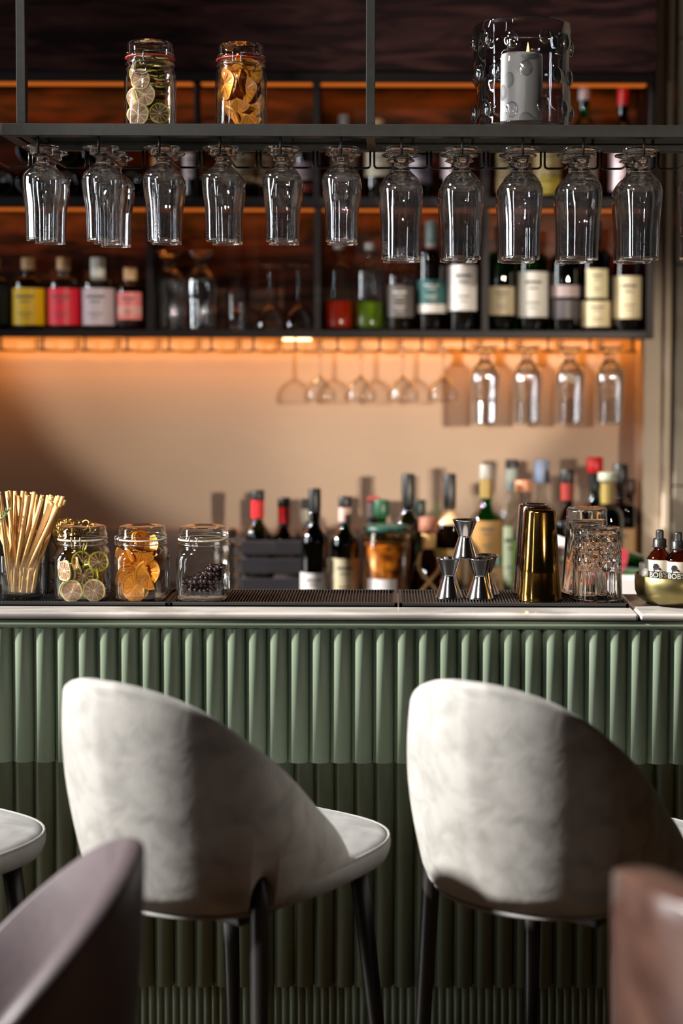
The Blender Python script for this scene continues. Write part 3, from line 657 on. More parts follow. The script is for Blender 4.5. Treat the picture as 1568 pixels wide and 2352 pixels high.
def clip_jar(px, D, z, H, R, label, seal, a0, sq=3.6, long=False):
    h1 = H*.70; o = empty('clip_top_jar', (X(px, D, 1300 if z < 1.5 else 200), D, z)); tag(o, label, 'jar')
    nr = R*.90
    out = [(0, .0015), (R*.80, .0005, sq), (R*.92, .0012, sq), (R*.985, .006, sq), (R, .014, sq), (R, h1*.80, sq), (R*.985, h1*.90, sq*.8), (R*.945, h1*.97, 2.5), (nr, h1*1.02, 2), (nr, h1+.008), (nr*1.04, h1+.010), (nr*1.04, h1+.013), (nr, h1+.015), (nr, h1+H*.11)]
    inn = [(max(0.0, r-.003), zz+(.005 if i < 4 else 0)) + ((e,) if e else ()) for i, (r, zz, e) in [(i, (p[0], p[1], p[2] if len(p) > 2 else None)) for i, p in enumerate(out)]]
    G().lathe(out+inn[::-1][:-1]+[(0, .0065)], 56).build('jar_body', M_JAR, o)
    zs_ = h1+H*.11
    G().lathe([(nr*.9, zs_), (nr*1.05, zs_), (nr*1.07, zs_+.0012), (nr*1.05, zs_+.0028), (nr*.9, zs_+.0028)], 48).build('rubber_seal', seal, o)
    z1 = zs_+.003
    G().lathe([(0, z1-.004), (nr*.84, z1-.004), (nr*.86, z1), (nr*1.03, z1), (nr*1.04, z1+.0025), (nr*1.0, z1+.005), (nr*.99, H-.006), (nr*.96, H-.002), (nr*.88, H), (nr*.7, H-.003), (0, H-.0035)], 48).build('lid', M_JAR, o)
    clasp_wire(nr*1.03, h1+.009, z1+.006, a0, o, long)
    return o
Dj = 3.098; Hj = Z(1214, Dj-.045)-ZM; Rj2 = 60.5/F*Dj
M_SEALW = mat('white_rubber_seal', (.62, .55, .42), .5); M_SEALR = mat('red_rubber_seal', (.62, .05, .05), .45)
clip_jar(190, Dj, ZM, Hj, Rj2, 'square clip-top jar of dried lime slices on the bar mat', M_SEALW, -PI/2-.05)
clip_jar(326.5, Dj, ZM, Hj, Rj2, 'square clip-top jar packed with dried orange slices on the bar mat', M_SEALW, -PI/2-1.0)
clip_jar(466.5, Dj, ZM, Hj, Rj2, 'square clip-top jar half filled with dark berries on the bar mat', M_SEALW, -PI/2-.25)
zsh = zR1-.001; Dk = 3.10; Hk = Z(92, Dk-.03)-zsh; Rk = 59/F*Dk
clip_jar(345, Dk, zsh, Hk, Rk, 'tall clip-top jar of dried lime wheels with red seal on the hanging rack', M_SEALR, -PI/2-.25, 2.2, True)
clip_jar(553.5, Dk, zsh, Hk*.975, Rk, 'tall clip-top jar of dried orange strips with red seal on the hanging rack', M_SEALR, -PI/2-.05, 2.2)

# --- dried citrus
M_RIND = noisy('pale_lime_rind', (.74, .60, .30), (.66, .52, .22), 20, .55); M_RINDG = noisy('green_rind', (.42, .42, .02), (.55, .48, .05), 20, .5)
M_FLESH = noisy('dried_lime_flesh', (.34, .16, .10), (.50, .27, .17), 60, .5, bump=.5); M_PITH = noisy('pale_pith', (.76, .60, .34), (.82, .68, .42), 50, .6)
M_RINDO = noisy('orange_rind', (.72, .26, .02), (.85, .36, .04), 20, .5); M_FLESHO = noisy('dried_orange_flesh', (.80, .20, .006), (.92, .36, .015), 60, .35, bump=.5); M_PITHO = noisy('orange_pith', (.88, .38, .05), (.92, .48, .09), 50, .5)
M_FLESHB = noisy('brown_lime_flesh', (.14, .06, .03), (.24, .11, .05), 60, .5, bump=.5)  # browner flesh for the green rimmed slices
def slice_mesh(name, R, mats, wedges=10, half=False, warp=.0, th=.0032):
    """citrus slice in the XZ plane, thickness along Y"""
    g = G(); full = PI if half else 2*PI; N = 40
    bend = lambda x, z: warp*math.sin(3*math.atan2(z, x)+1)*(x*x+z*z)/(R*R)
    for (r0, r1, t, m) in ((R*.86, R, th, 0), (0.0, R*.87, th*.30, 2)):
        vs = []
        for i in range(N+1):
            a = full*i/N + (0 if not half else 0); c, s = math.cos(a), math.sin(a); wob = 1+.02*math.sin(5*a+R*9000)
            for (r, y) in ((r0, -t/2), (r1*wob, -t/2), (r1*wob, t/2), (r0, t/2)):
                vs.append((r*c, y+bend(r*c, r*s), r*s))
        fs = []
        for i in range(N):
            for k in range(4): fs.append([4*i+k, 4*i+(k+1) % 4, 4*i+4+(k+1) % 4, 4*i+4+k])
        if half: fs += [[0, 1, 2, 3], [4*N+3, 4*N+2, 4*N+1, 4*N]]
        g.raw(vs, fs, m, False)
    W = wedges if not half else wedges//2
    for k in range(W):
        a0 = full*k/W+.07; a1 = full*(k+1)/W-.07
        for y in (-th*.40, th*.40):
            vs = [(R*.10*math.cos((a0+a1)/2), y+bend(R*.1*math.cos((a0+a1)/2), R*.1*math.sin((a0+a1)/2)), R*.10*math.sin((a0+a1)/2))]
            for i in range(6):
                a = a0+(a1-a0)*i/5; rr = R*(.83 if 0 < i < 5 else .79); vs.append((rr*math.cos(a), y+bend(rr*math.cos(a), rr*math.sin(a)), rr*math.sin(a)))
            g.raw(vs, [[0, i, i+1] for i in range(1, 6)], 1, False)
    return g.mesh(name, mats)
lime = [slice_mesh('lime_slice', r, [M_RIND, M_FLESH, M_PITH], 10, False, .002) for r in (.0205, .0225)]
limed = slice_mesh('lime_slice', .0205, [M_RINDG, M_FLESHB, M_RIND], 11, False, .002)
orange = [slice_mesh('orange_slice', r, [M_RINDO, M_FLESHO, M_PITHO], 12, h, .003, .004) for r, h in ((.030, True), (.027, True), (.029, False))]
def put(me, px, py, D, rx, rz, label, cat, group, ry=0):
    p = P(px, py, D); o = link(me.name.split('.')[0], me, None, p, (rx, ry, rz)); return tag(o, label, cat, group)
lg = 'dried lime slices in the bar jar'
spec = [(148, 1311, 3.062, 0, -.65, 0, 'pink tinged dried lime slice against the left wall of the bar jar'), (156, 1316, 3.070, .1, -.55, 0, 'dried lime slice tucked behind the pink tinged one'),
        (165, 1357, 3.058, 0, -.1, 1, 'dried lime wheel flat against the glass at lower left of the bar jar'), (160, 1356, 3.064, 0, -.25, 1, 'dried lime slice hidden behind the lower left wheel'),
        (216, 1356, 3.058, 0, .1, 1, 'dried lime wheel flat against the glass at lower right of the bar jar'), (192, 1322, 3.070, -.35, .1, 2, 'brown dried lime slice in the middle of the bar jar'),
        (176, 1302, 3.080, .2, -.9, 0, 'dried lime slice edge-on behind the pink tinged one'), (226, 1290, 3.068, .25, .35, 2, 'green rimmed brown slice at upper right of the bar jar'),
        (216, 1296, 3.078, .35, .25, 2, 'green rimmed slice second behind the upper right one'), (188, 1288, 3.082, .3, .3, 2, 'brown slice leaning at the top of the bar jar'),
        (210, 1308, 3.082, .9, .3, 2, 'green rimmed slice lying flat in the middle of the bar jar'), (214, 1316, 3.080, 1.0, .2, 2, 'green rimmed slice under the flat one'),
        (236, 1330, 3.090, .1, 1.3, 2, 'brown slice standing at the right wall of the bar jar'), (190, 1345, 3.095, .3, .2, 2, 'brown slice deep in the bar jar'),
        (215, 1335, 3.110, -.3, -.3, 2, 'brown slice at the back of the bar jar'), (165, 1335, 3.110, .3, -.5, 2, 'brown slice at the back left of the bar jar')]
for px, py, D, rx, rz, k, lab in spec: put((lime+[limed])[k], px, py, D, rx, rz, lab, 'lime slice', lg, ry=random.uniform(0, 3))
random.seed(11)
og = 'dried orange slices in the bar jar'
put(orange[0], 343, 1320, 3.056, 0, .05, 'big orange crescent against the front glass of the bar jar', 'orange slice', og, ry=math.radians(-112))
for k in range(34):
    zz = k/33; px = 326+random.uniform(-30, 30); py = 1366-118*zz; D = Dj+random.uniform(-.030, .030)
    if abs(px-326) > 20 and D < Dj-.02: D += .01
    rx, rz, ry = random.uniform(-.9, .9), random.uniform(-.9, .9), random.uniform(0, 6)
    if D < Dj-.012: rx *= .45; rz *= .5
    put(orange[k % 3 if k % 5 == 0 else k % 2], px, py, D, rx, rz, 'dried orange slice packed in the square bar jar', 'orange slice', og, ry=ry)
# berries, packed closely
bme = G().sphere((0, 0, 0), .0048, 10).mesh('berry', noisy('dark_berry_skin', (.012, .008, .012), (.05, .018, .022), 120, .28))
jx = X(466.5, Dj, 1300); cnt = 0; r = .0048; s2 = r*2.04
for lz in range(9):
    for iy in range(-6, 7):
        for ix in range(-6, 7):
            x = ix*s2 + (r if (iy+lz) % 2 else 0); y = iy*s2*.87 + (.5*r if lz % 2 else 0); z = .013+lz*s2*.84
            if abs(x)**3.4+abs(y)**3.4 > (.0425)**3.4: continue
            top = .044+.014*(x/.045)+.006*math.sin(x*90)
            if z > top+.010: continue
            front = y < -.014; upper = z > top-.004
            if not (front or upper): continue
            cnt += 1
            o = link('berry', bme, None, (jx+x+random.uniform(-.0016, .0016), Dj+y+random.uniform(-.001, .001), ZM+z+random.uniform(-.0016, .0016)))
            tag(o, 'small dark dried berry heaped in the third clip-top jar', 'berry', 'dark berries in the jar')
print('berries', cnt)
# limes in the tall jar
tg = 'dried lime wheels in the tall jar'
tall = [(322, 182, 3.060, 0, -.2, 0, 'upper lime wheel facing out of the tall jar'), (331, 217, 3.060, 0, -.1, 1, 'middle lime wheel facing out of the tall jar'),
        (317, 262, 3.058, 0, -.2, 1, 'lowest lime wheel facing out of the tall jar'), (366, 260, 3.062, 0, .25, 2, 'dark lime wheel at lower right of the tall jar'),
        (305, 225, 3.075, 0, -.9, 0, 'lime wheel edge-on at left of the tall jar'), (305, 160, 3.08, .2, -1.1, 1, 'lime wheel leaning at upper left of the tall jar')]
for px, py, D, rx, rz, k, lab in tall: put((lime+[limed])[k], px, py, D, rx, rz, lab, 'lime slice', tg, ry=random.uniform(0, 3))
for k in range(22):
    py = 268-k*6.6; px = 362+random.uniform(-14, 8) if k % 3 else 330+random.uniform(-6, 6); 
    put([limed, lime[1]][k % 2], px, py, 3.103+random.uniform(-.012, .012), PI/2+random.uniform(-.16, .16), 0, f'lime wheel stacked flat in the tall jar, {nth[k]} from the bottom of the pile', 'lime slice', tg, ry=random.uniform(-.15, .15))
tg = 'dried orange strips in the tall jar'
for k, (px, py, rx, rz, ry, lab) in enumerate(((515, 195, 0, -.75, 1.6, 'orange half slice upright at left of the tall jar'), (545, 225, 0, -.1, 3.6, 'orange half slice facing out of the tall jar'), (566, 262, 0, .1, 3.4, 'orange half slice at the foot of the tall jar'))):
    put(orange[0], px, py, 3.066, rx, rz, lab, 'orange slice', tg, ry=ry)
for k in range(26):
    zz = k/25; D = Dk+random.uniform(-.022, .022)
    put(orange[k % 2], 553+random.uniform(-22, 22), 268-118*zz, D, random.uniform(-1.2, 1.2), random.uniform(-.6, .6), 'dried orange strip piled in the tall jar with red seal', 'orange slice', tg, ry=random.uniform(0, 6))
# ================================================================ straws, picks, rosemary
Dt = 3.10
sx = X(52, Dt, 1330); tr_ = 46.5/F*Dt; th_ = Z(1279, Dt-.03)-ZM
g = G(); q = 5
g.lathe([(0, 0), (tr_*.93, 0, q), (tr_*.98, .003, q), (tr_, th_, q), (tr_*.985, th_+.0008, q), (tr_*.97, th_, q), (tr_*.945, .013, q), (tr_*.9, .010, q), (0, .010)], 48)
tag(g.build('straw_glass', M_JAR, None, (sx, Dt, ZM)), 'straight clear tumbler filled with paper straws', 'glass')
random.seed(5)
M_STRAW = noisy('kraft_paper_straw', (.80, .45, .16), (.85, .53, .22), 20, .6)
L = .205; rs_ = .0041
g = G(); g.lathe([(rs_*.75, L), (rs_, L), (rs_, 0), (rs_*.75, 0), (rs_*.75, L)], 14); me_st = g.mesh('paper_straw', M_STRAW)
sg = 'kraft straws in the tumbler'
straws = [(12, 5, 1175, -.3), (22, 22, 1195, .2), (18, 12, 1206, -.2), (30, 30, 1183, .4), (38, 24, 1193, .0), (24, 43, 1192, .3), (46, 50, 1178, .5), (52, 62, 1177, .6), (18, 60, 1193, -.4),
          (36, 64, 1200, .3), (20, 88, 1190, -.45), (32, 88, 1182, -.2), (44, 100, 1184, .3), (28, 108, 1186, -.4), (52, 112, 1180, .5), (24, 118, 1174, -.5), (60, 120, 1176, .3), (30, 126, 1188, -.6), (66, 130, 1178, .1),
          (74, -8, 1180, .6), (60, -22, 1190, .4), (80, 40, 1200, .7), (84, 92, 1200, .8), (70, 70, 1190, .8), (48, 128, 1184, .55), (40, 104, 1190, -.1)]
for i, (xb0, xt0, yt, dep) in enumerate(straws):
    xb0 = 24+(xb0-12)*.78
    b = P(xb0, 1373, Dt); b.y = Dt + (-.55*dep)*tr_; b.z = ZM+.0115
    t = P(xt0, yt, Dt); t.y = Dt + dep*tr_*1.15
    d = (t-b).normalized()
    o = link('paper_straw', me_st, None, b); o.rotation_euler = d.to_track_quat('Z', 'Y').to_euler()
    o.location = b
    rank = sorted((a_[1], j_) for j_, a_ in enumerate(straws)).index((xt0, i))
    tag(o, f'kraft paper straw in the tumbler, its top end {nth[rank]} from the left', 'straw', sg)
# dark holder behind the straws
g = G(); g.box((X(-14, 3.18), 3.155, ZM), (X(116, 3.18), 3.225, Z(1226, 3.16)), bev=.003)
tag(g.build('napkin_caddy', mat('black_caddy', (.012, .011, .011), .3)), 'black caddy standing behind the straw tumbler', 'caddy')
# rosemary
g = G(); p0 = P(-6, 1200, 3.09); p1 = P(20, 1172, 3.075); stem = [p0.lerp(p1, i/8)+Vector((0, 0, .003*math.sin(i))) for i in range(9)]
g.tube(stem, .0009, 6)
for i in range(70):
    t = random.random(); p = p0.lerp(p1, t); a = random.uniform(0, 2*PI); d = ((p1-p0).normalized()*.9+Vector((math.cos(a), math.sin(a)*.6, math.sin(a+1)))).normalized()
    e = p+d*random.uniform(.008, .014); g.tube([p, p.lerp(e, .6), e], [.0006, .0009, .0002], 5)
o = g.build('rosemary_sprig', noisy('rosemary_green', (.08, .16, .03), (.22, .30, .10), 80, .5)); tag(o, 'green rosemary sprig lying over the straws at the left edge', 'herb')
# mug with golden cocktail picks behind the lime jar
mgx = X(166, 3.19, 1300); Dm = 3.185
g = G().lathe([(0, 0), (.036, 0), (.038, .003), (.038, .070), (.0372, .071), (.0364, .070), (.0355, .006), (0, .005)], 40)
mug = g.build('glass_mug', M_JAR, None, (mgx, Dm, ZM)); tag(mug, 'clear glass mug of golden picks behind the lime jar', 'mug')
G().tube([(-.036-.022*math.sin(PI*i/12), -.005, .060-.040*i/12) for i in range(13)], .0036, 8).build('handle', M_SOLID, mug)
g = G(); g.tube([(0, 0, .0015), (0, 0, .119)], .0009, 6)
g.tube([(.0085*math.sin(2*PI*i/18), .0014*math.cos(2*PI*i/18), .0935-.0085*math.cos(2*PI*i/18)+.034) for i in range(18)], .0011, 6, closed=True)
g.tube([(.0035*math.sin(2*PI*i/10), .001*math.cos(2*PI*i/10), .084-.0035*math.cos(2*PI*i/10)+.034) for i in range(10)], .0012, 6, closed=True)
me_pk = g.mesh('cocktail_pick', mat('golden_metal', (.62, .42, .12), .25, 1.0))
for i in range(44):
    a = random.uniform(0, 2*PI); r0 = random.uniform(0, .025); lean = random.uniform(.1, .62)*(1 if i > 9 else .3); az = random.uniform(0, 2*PI) if i > 16 else random.uniform(2.4, 4.0)
    b = Vector((mgx+r0*.3*math.cos(a), Dm+r0*.3*math.sin(a), ZM+.006+random.uniform(0, .012)))
    d = Vector((math.cos(az)*lean*.9, math.sin(az)*lean*.45, 1)).normalized()
    o = link('cocktail_pick', me_pk, None, b); o.rotation_euler = (d.to_track_quat('Z', 'Y').to_matrix() @ Matrix.Rotation(random.uniform(-1.2, 1.2), 3, 'Z')).to_euler()
    tag(o, 'golden loop-ended cocktail pick bristling from the mug behind the lime jar', 'cocktail pick', 'golden cocktail picks in the mug')

# ================================================================ jiggers, shakers, crystal glasses
def jigger(px, D, z, H, rt, rn, rb, label):
    w_ = .0009; zn = H*.555
    o = G().lathe([(0, zn-.002), (rn-w_, zn-.004), (rb-w_, .001), (rb+.0004, 0), (rb+.0014, .0006), (rb+.0004, .0014), (rb-.0010, .004), (rn+.0008, zn-.002), (rn, zn), (rn+.0008, zn+.002),
                   (rt-.0006, H-.003), (rt+.0012, H-.0012), (rt+.0014, H-.0004), (rt+.0004, H), (rt-w_, H-.001), (rn-w_, zn+.004), (0, zn+.003)], 48).build('jigger', M_CHROME, None, (X(px, D, 1330), D, z))
    return tag(o, label, 'jigger', 'steel jiggers stacked in a pyramid')
Hg = .0810; Dg = 3.118
jigger(1031, Dg, ZM, Hg, .0245, .0125, .0275, 'steel jigger at the left foot of the pyramid')
jigger(1102, Dg-.004, ZM, Hg, .0245, .0125, .0275, 'steel jigger at the right foot of the pyramid')
jigger(1115, Dg+.054, ZM, Hg, .0245, .0125, .0275, 'steel jigger standing behind the right foot of the pyramid')
jigger(1067, Dg+.012, ZM+Hg, Hg*.95, .0250, .0125, .0265, 'steel jigger balanced on top of the pyramid')
def shaker(px, D, H, rt, rb, m, label):
    zb_ = H*.31
    o = G().lathe([(0, H-.004), (rt*.80, H-.003), (rt*.88, H), (rt*.97, H-.0015), (rt*1.02, H-.006), (rt+(rb-rt)*.62, zb_+.006), (rt+(rb-rt)*.66, zb_), (rt+(rb-rt)*.655, zb_-.0008), (rb-.0015, .016), (rb-.001, .003), (rb, .0012), (rb-.0005, 0), (rb-.002, .0005), (rb-.003, .01), (0, .012)], 72).build('shaker_tin', m, None, (X(px, D, 1280), D, ZM))
    return tag(o, label, 'shaker')
Ds = 3.098
shaker(1238.5, Ds, Z(1167, Ds)-ZM, 36/F*Ds, 52/F*Ds, M_GOLD, 'gold toned cocktail shaker tin upturned at the mat edge')
shaker(1226, Ds+.088, Z(1156, Ds+.088)-ZM, 36/F*(Ds+.09), 50/F*(Ds+.09), M_CHROME, 'silver shaker tin upturned behind the gold one')
def tumbler(px, D, top, rb, rt, cut, label):
    H = Z(top, D-.03)-ZM; T = .0042; seg = 96; N = 60; g = G()
    def rip(r, a, z):
        u = z/H
        if cut and u > .42 and u < .97:
            k = 12*a; v = z/H*34; d = min(abs(((k+v)/PI) % 2-1), abs(((k-v)/PI) % 2-1)); return r+.0024*(d-.4)*min(1, (u-.42)*12)
        return r+.0007*math.cos(12*a)*(1 if cut else .5)
    prof = [(0, H-.003), (rb*.75, H-.002), (rb*.93, H), (rb, H-.004)]
    prof += [(rb+(rt-rb)*(i/N)**1.3, H-.004-(H-.004)*i/N*.995) for i in range(1, N)]
    prof += [(rt+.001, .0015), (rt, 0), (rt-T*.6, 0)]
    no = len(prof); prof += [(rt-T, .004), (rb-T*1.3, H*.82), (rb*.6, H*.86), (0, H*.865)]
    inside = {round(z, 6) for r, z in prof[no:]}
    g.lathe(prof, seg, rip=lambda r, a, z: r if round(z, 6) in inside else rip(r, a, z), sm=not cut)
    o = g.build('crystal_tumbler', M_SOLID, None, (X(px, D, 1300), D, ZM)); return tag(o, label, 'glass', 'upturned crystal tumblers')
tumbler(1371, 3.100, 1212, 53.5/F*3.1, 58/F*3.1, True, 'upturned cut crystal tumbler with diamond pattern at the mat end')
tumbler(1346, 3.185, 1167, 46/F*3.185, 57/F*3.185, False, 'taller plain upturned tumbler behind the diamond cut one')

# ================================================================ brass bowl with dropper bottles
Db = 3.11; bx = X(1556, Db); Rb = 96/F*Db; zt1 = Z(1315, Db); zb1 = ztop
hB = zt1-zb1
o = G().lathe([(0, 0), (Rb*.70, 0), (Rb*.73, .004), (Rb*.80, .006), (Rb*.93, .014), (Rb*.99, .026), (Rb, .040), (Rb, hB-.001), (Rb-.002, hB), (Rb-.004, hB-.001), (Rb-.004, .035), (Rb*.9, .016), (0, .012)], 64).build('brass_bowl', M_BRASS, None, (bx, Db, zb1))
tag(o, 'shallow brass bowl holding the dropper bottles at the right end', 'bowl')
M_AMB = thin_glass('amber_glass', (.50, .16, .04), (.12, .03, .01), .06, 2.4)
def on_cylinder(name, body, size, R, zc, a0, mt, parent, bold=False):
    cu = bpy.data.curves.new('lettering', 'FONT'); cu.body = body; cu.size = size; cu.align_x = 'CENTER'; cu.offset = .0002 if bold else 0
    to = bpy.data.objects.new('lettering', cu); col.objects.link(to); bpy.context.view_layer.update()
    me = bpy.data.meshes.new_from_object(to.evaluated_get(bpy.context.evaluated_depsgraph_get()))
    bpy.data.objects.remove(to)
    for v in me.vertices:
        a = a0 + v.co.x/R; z = v.co.y; v.co = (R*math.cos(a), R*math.sin(a), zc+z)
    me.materials.clear(); me.materials.append(mt); return link(name, me, parent)
def band(R, z0, z1, a0, a1, n=24):
    vs = []
    for i in range(n+1):
        a = math.radians(a0+(a1-a0)*i/n); vs += [(R*math.cos(a), R*math.sin(a), z0), (R*math.cos(a), R*math.sin(a), z1)]
    return G().raw(vs, [[2*i, 2*i+2, 2*i+3, 2*i+1] for i in range(n)])
def dropper(px, D, top, R, label):
    z0 = zb1+.014; H = Z(top, D)-z0
    o = empty('dropper_bottle', (X(px, D, 1280), D, z0)); tag(o, label, 'bottle', 'dropper bottles in the brass bowl')
    k = H/.1365
    G().lathe([(0, 0), (R*.92, 0), (R, .003), (R, .074*k), (R*.93, .082*k), (R*.72, .090*k), (R*.50, .0955*k), (R*.44, .098*k), (R*.44, .104*k), (0, .104*k)], 40).build('glass_body', M_AMB, o)
    G().lathe([(0, .004), (R*.94, .004), (R*.95, .06*k), (0, .06*k)], 32).build('liquid', mat('dark_bitters', (.03, .008, .003), .2), o)
    g = G(); rc = R*.50
    g.lathe([(0, .1015*k), (rc*1.05, .1015*k), (rc*1.06, .104*k), (rc*.98, .1045*k), (rc*.98, .117*k), (rc*.90, .1185*k), (rc*.52, .119*k), (0, .119*k)], 60, rip=lambda r, a, z: r+(.0003*math.cos(30*a) if r > rc*.95 else 0))
    g.build('screw_collar', mat('black_plastic', (.006, .005, .0055), .4), o)
    g = G(); rb_ = R*.295; g.lathe([(rb_*1.1, .1185*k), (rb_, .121*k), (rb_, .131*k), (rb_*.93, .1345*k), (rb_*.6, .1362*k), (0, .1365*k)], 32); g.build('rubber_bulb', mat('black_bulb', (.008, .007, .008), .5), o)
    zl0 = .018*k; zl1 = .0785*k; RR = R+.0004
    band(RR, zl0, zl1, -190, 10).build('paper_label', paper_lab, o)
    lb = o.children[-1]
    zb0 = .0440*k; zb_ = .0560*k
    band(RR+.0003, zb0-.002, zb_+.0005, -190, 10).build('name_band', ink, lb)
    a_c = math.radians(-118)
    on_cylinder('lettering', "BOB'S", .0140*k, RR+.0008, zb0+.0010, a_c+.22, cream_ink, lb, True)
    on_cylinder('small_lettering', "B I T T E R S", .0042*k, RR+.0006, zb0-.0065, a_c+.33, ink, lb)
    # emblem: round head with a beak-like stroke to the lower right
    g = G(); cx_, cz_ = -.001, .0655*k; hr = .0062*k
    pts = [(cx_+hr*math.cos(2*PI*i/24)*(1+.06*math.sin(5*i)), cz_+hr*math.sin(2*PI*i/24)) for i in range(24)]
    strokes = [pts, [(cx_+.004, cz_-.003), (cx_+.009, cz_-.002), (cx_+.0115, cz_-.006), (cx_+.007, cz_-.007)],
               [(cx_+.009, cz_-.0045), (cx_+.0098, cz_-.0055), (cx_+.016, cz_-.0095), (cx_+.0155, cz_-.0105)],
               [(cx_-.005, cz_-.004), (cx_-.002, cz_-.006), (cx_-.0035, cz_-.0125), (cx_-.0045, cz_-.009)]]
    for s_ in strokes:
        V = []
        for (u, v) in s_: a = a_c+.1+u/RR; V.append(((RR+.0005)*math.cos(a), (RR+.0005)*math.sin(a), v))
        g.raw(V, [list(range(len(V)))], 0, False)
    g.build('emblem', ink, lb)
    return o
paper_lab = mat('cream_label_paper', (.56, .51, .42), .6); ink = mat('label_ink', (.018, .014, .018), .5); cream_ink = mat('cream_ink', (.52, .50, .38), .5)
dropper(1514, 3.082, 1214, 31/F*3.08, 'brown dropper bottle, fully visible, left of its twin')
dropper(1556, 3.070, 1219, 32/F*3.07, 'brown dropper bottle cut off by the right edge of the photo')
g = G().lathe([(0, .002), (.017, 0), (.019, .004), (.0195, .048), (.0185, .049), (.0178, .048), (.017, .006), (0, .005)], 32)
tag(g.build('measuring_cup', paint((.42, .40, .40), .35), None, (X(1489, 3.13, 1300), 3.13, Z(1290, 3.13)-.049)), 'small grey cup behind the dropper bottles in the brass bowl', 'cup')
g = G(); g.sphere((0, 0, 0), .0095, 20, sc_=(.85, .85, 1.1)); g.tube([(0, 0, -.009), (.001, 0, -.02)], .003, 8)
tag(g.build('muddler', mat('white_gloss', (.75, .73, .72), .2), None, P(1481, 1316, 3.075)), 'glossy white rounded knob showing over the brass bowl rim', 'muddler')

# ================================================================ candle lantern on the rack
Dc = 3.10; cxp = 1199; Rc = 110/F*Dc; Hc = Z(60, Dc)-zsh
hl = empty('candle_lantern', (X(cxp, Dc, 170), Dc, zsh)); tag(hl, 'smoky knobbly glass hurricane lantern on the hanging rack', 'candle holder')
random.seed(3)
bumps = []
for row, zz in enumerate((.17, .50, .80)):
    for k in range(10): bumps.append((2*PI*(k+.5*(row % 2))/10+random.uniform(-.08, .08), Hc*(zz+random.uniform(-.03, .03))))
def knob(r, a, z):
    if r < Rc*.85: return r
    b = 0
    for (ba, bz) in bumps:
        da = (a-ba+PI) % (2*PI)-PI; d2 = (da*Rc/.0115)**2 + ((z-bz)/.0145)**2
        if d2 < 6: b += .010*math.exp(-d2*1.3)
    return r + b + .0022*math.sin(3*a+z*30) + .0015*math.sin(7*a-z*60)
prof = [(0, .004), (Rc*.80, .0), (Rc*.97, .004)] + [(Rc*(.985-.02*math.sin(PI*i/59)+.03*(i/59)**3), .006+(Hc-.009)*i/59) for i in range(60)] + [(Rc*1.005, Hc), (Rc*.99, Hc)]
G().lathe(prof, 150, rip=knob).build('outer_glass', M_SMOKE, hl)
G().lathe([(Rc*.99, Hc), (Rc*.965, Hc-.004)]+[(Rc*.94, Hc*(1-i/9)+.010) for i in range(1, 10)]+[(Rc*.8, .014), (0, .014)], 96).build('inner_glass', thin_glass('smoked_inner', (.93, .93, .94), (.25, .25, .27), .05, 2.4, bump=.6, bscale=22), hl)
for (ba, bz) in bumps:                                  # lens-like prunts melted onto the wall
    c = math.cos(ba); s = math.sin(ba)
    if s > .25: continue
    g = G(); g.sphere((0, 0, 0), .0125, 20, sc_=(.42, 1, 1.25))
    rr = Rc*.985+.003
    o = g.build('glass_prunt', thin_glass('smoky_prunt', (.90, .91, .92), (.02, .02, .02), .10, 1.3), hl, (rr*c, rr*s, bz), (0, 0, ba))
cd = 47.5/F*3.09; zc0 = .015; cx2 = X(1197, 3.09, 200)
zct = Z(126, 3.09)
cdl = G().lathe([(0, 0), (cd*.98, 0), (cd, .003), (cd, zct-zsh-zc0-.006), (cd*.97, zct-zsh-zc0), (cd*.86, zct-zsh-zc0-.002), (cd*.6, zct-zsh-zc0-.010), (0, zct-zsh-zc0-.012)], 48, rip=lambda r, a, z: r+.0008*math.sin(3*a+z*20)).build('pillar_candle', mat('white_wax', (.90, .88, .83), .5, 0, **{'Subsurface Weight': .15, 'Subsurface Radius': (.01, .006, .004)}), None, (cx2, 3.09, zsh+zc0))
tag(cdl, 'thick white pillar candle burning inside the smoky lantern', 'candle')
hcd = zct-zsh-zc0; fx = X(1212, 3.09, 110)-cx2
G().tube([(fx, 0, hcd-.012), (fx, 0, hcd+.001)], .0008, 6).build('wick', mat('wick', (.02, .015, .01), .8), cdl)
G().lathe([(0, 0), (.0022, .004), (.0028, .009), (.0018, .018), (.0006, .024), (0, .027)], 16, M=Matrix.Translation((fx, 0, hcd-.001))).build('flame', glow('candle_flame', (1.0, .38, .06), 14), cdl)
lamp('candle_glow', 'POINT', (cx2+fx, 3.09, zct+.012), (0, 0, -1), .45, (1, .5, .18), shadow_soft_size=.006)

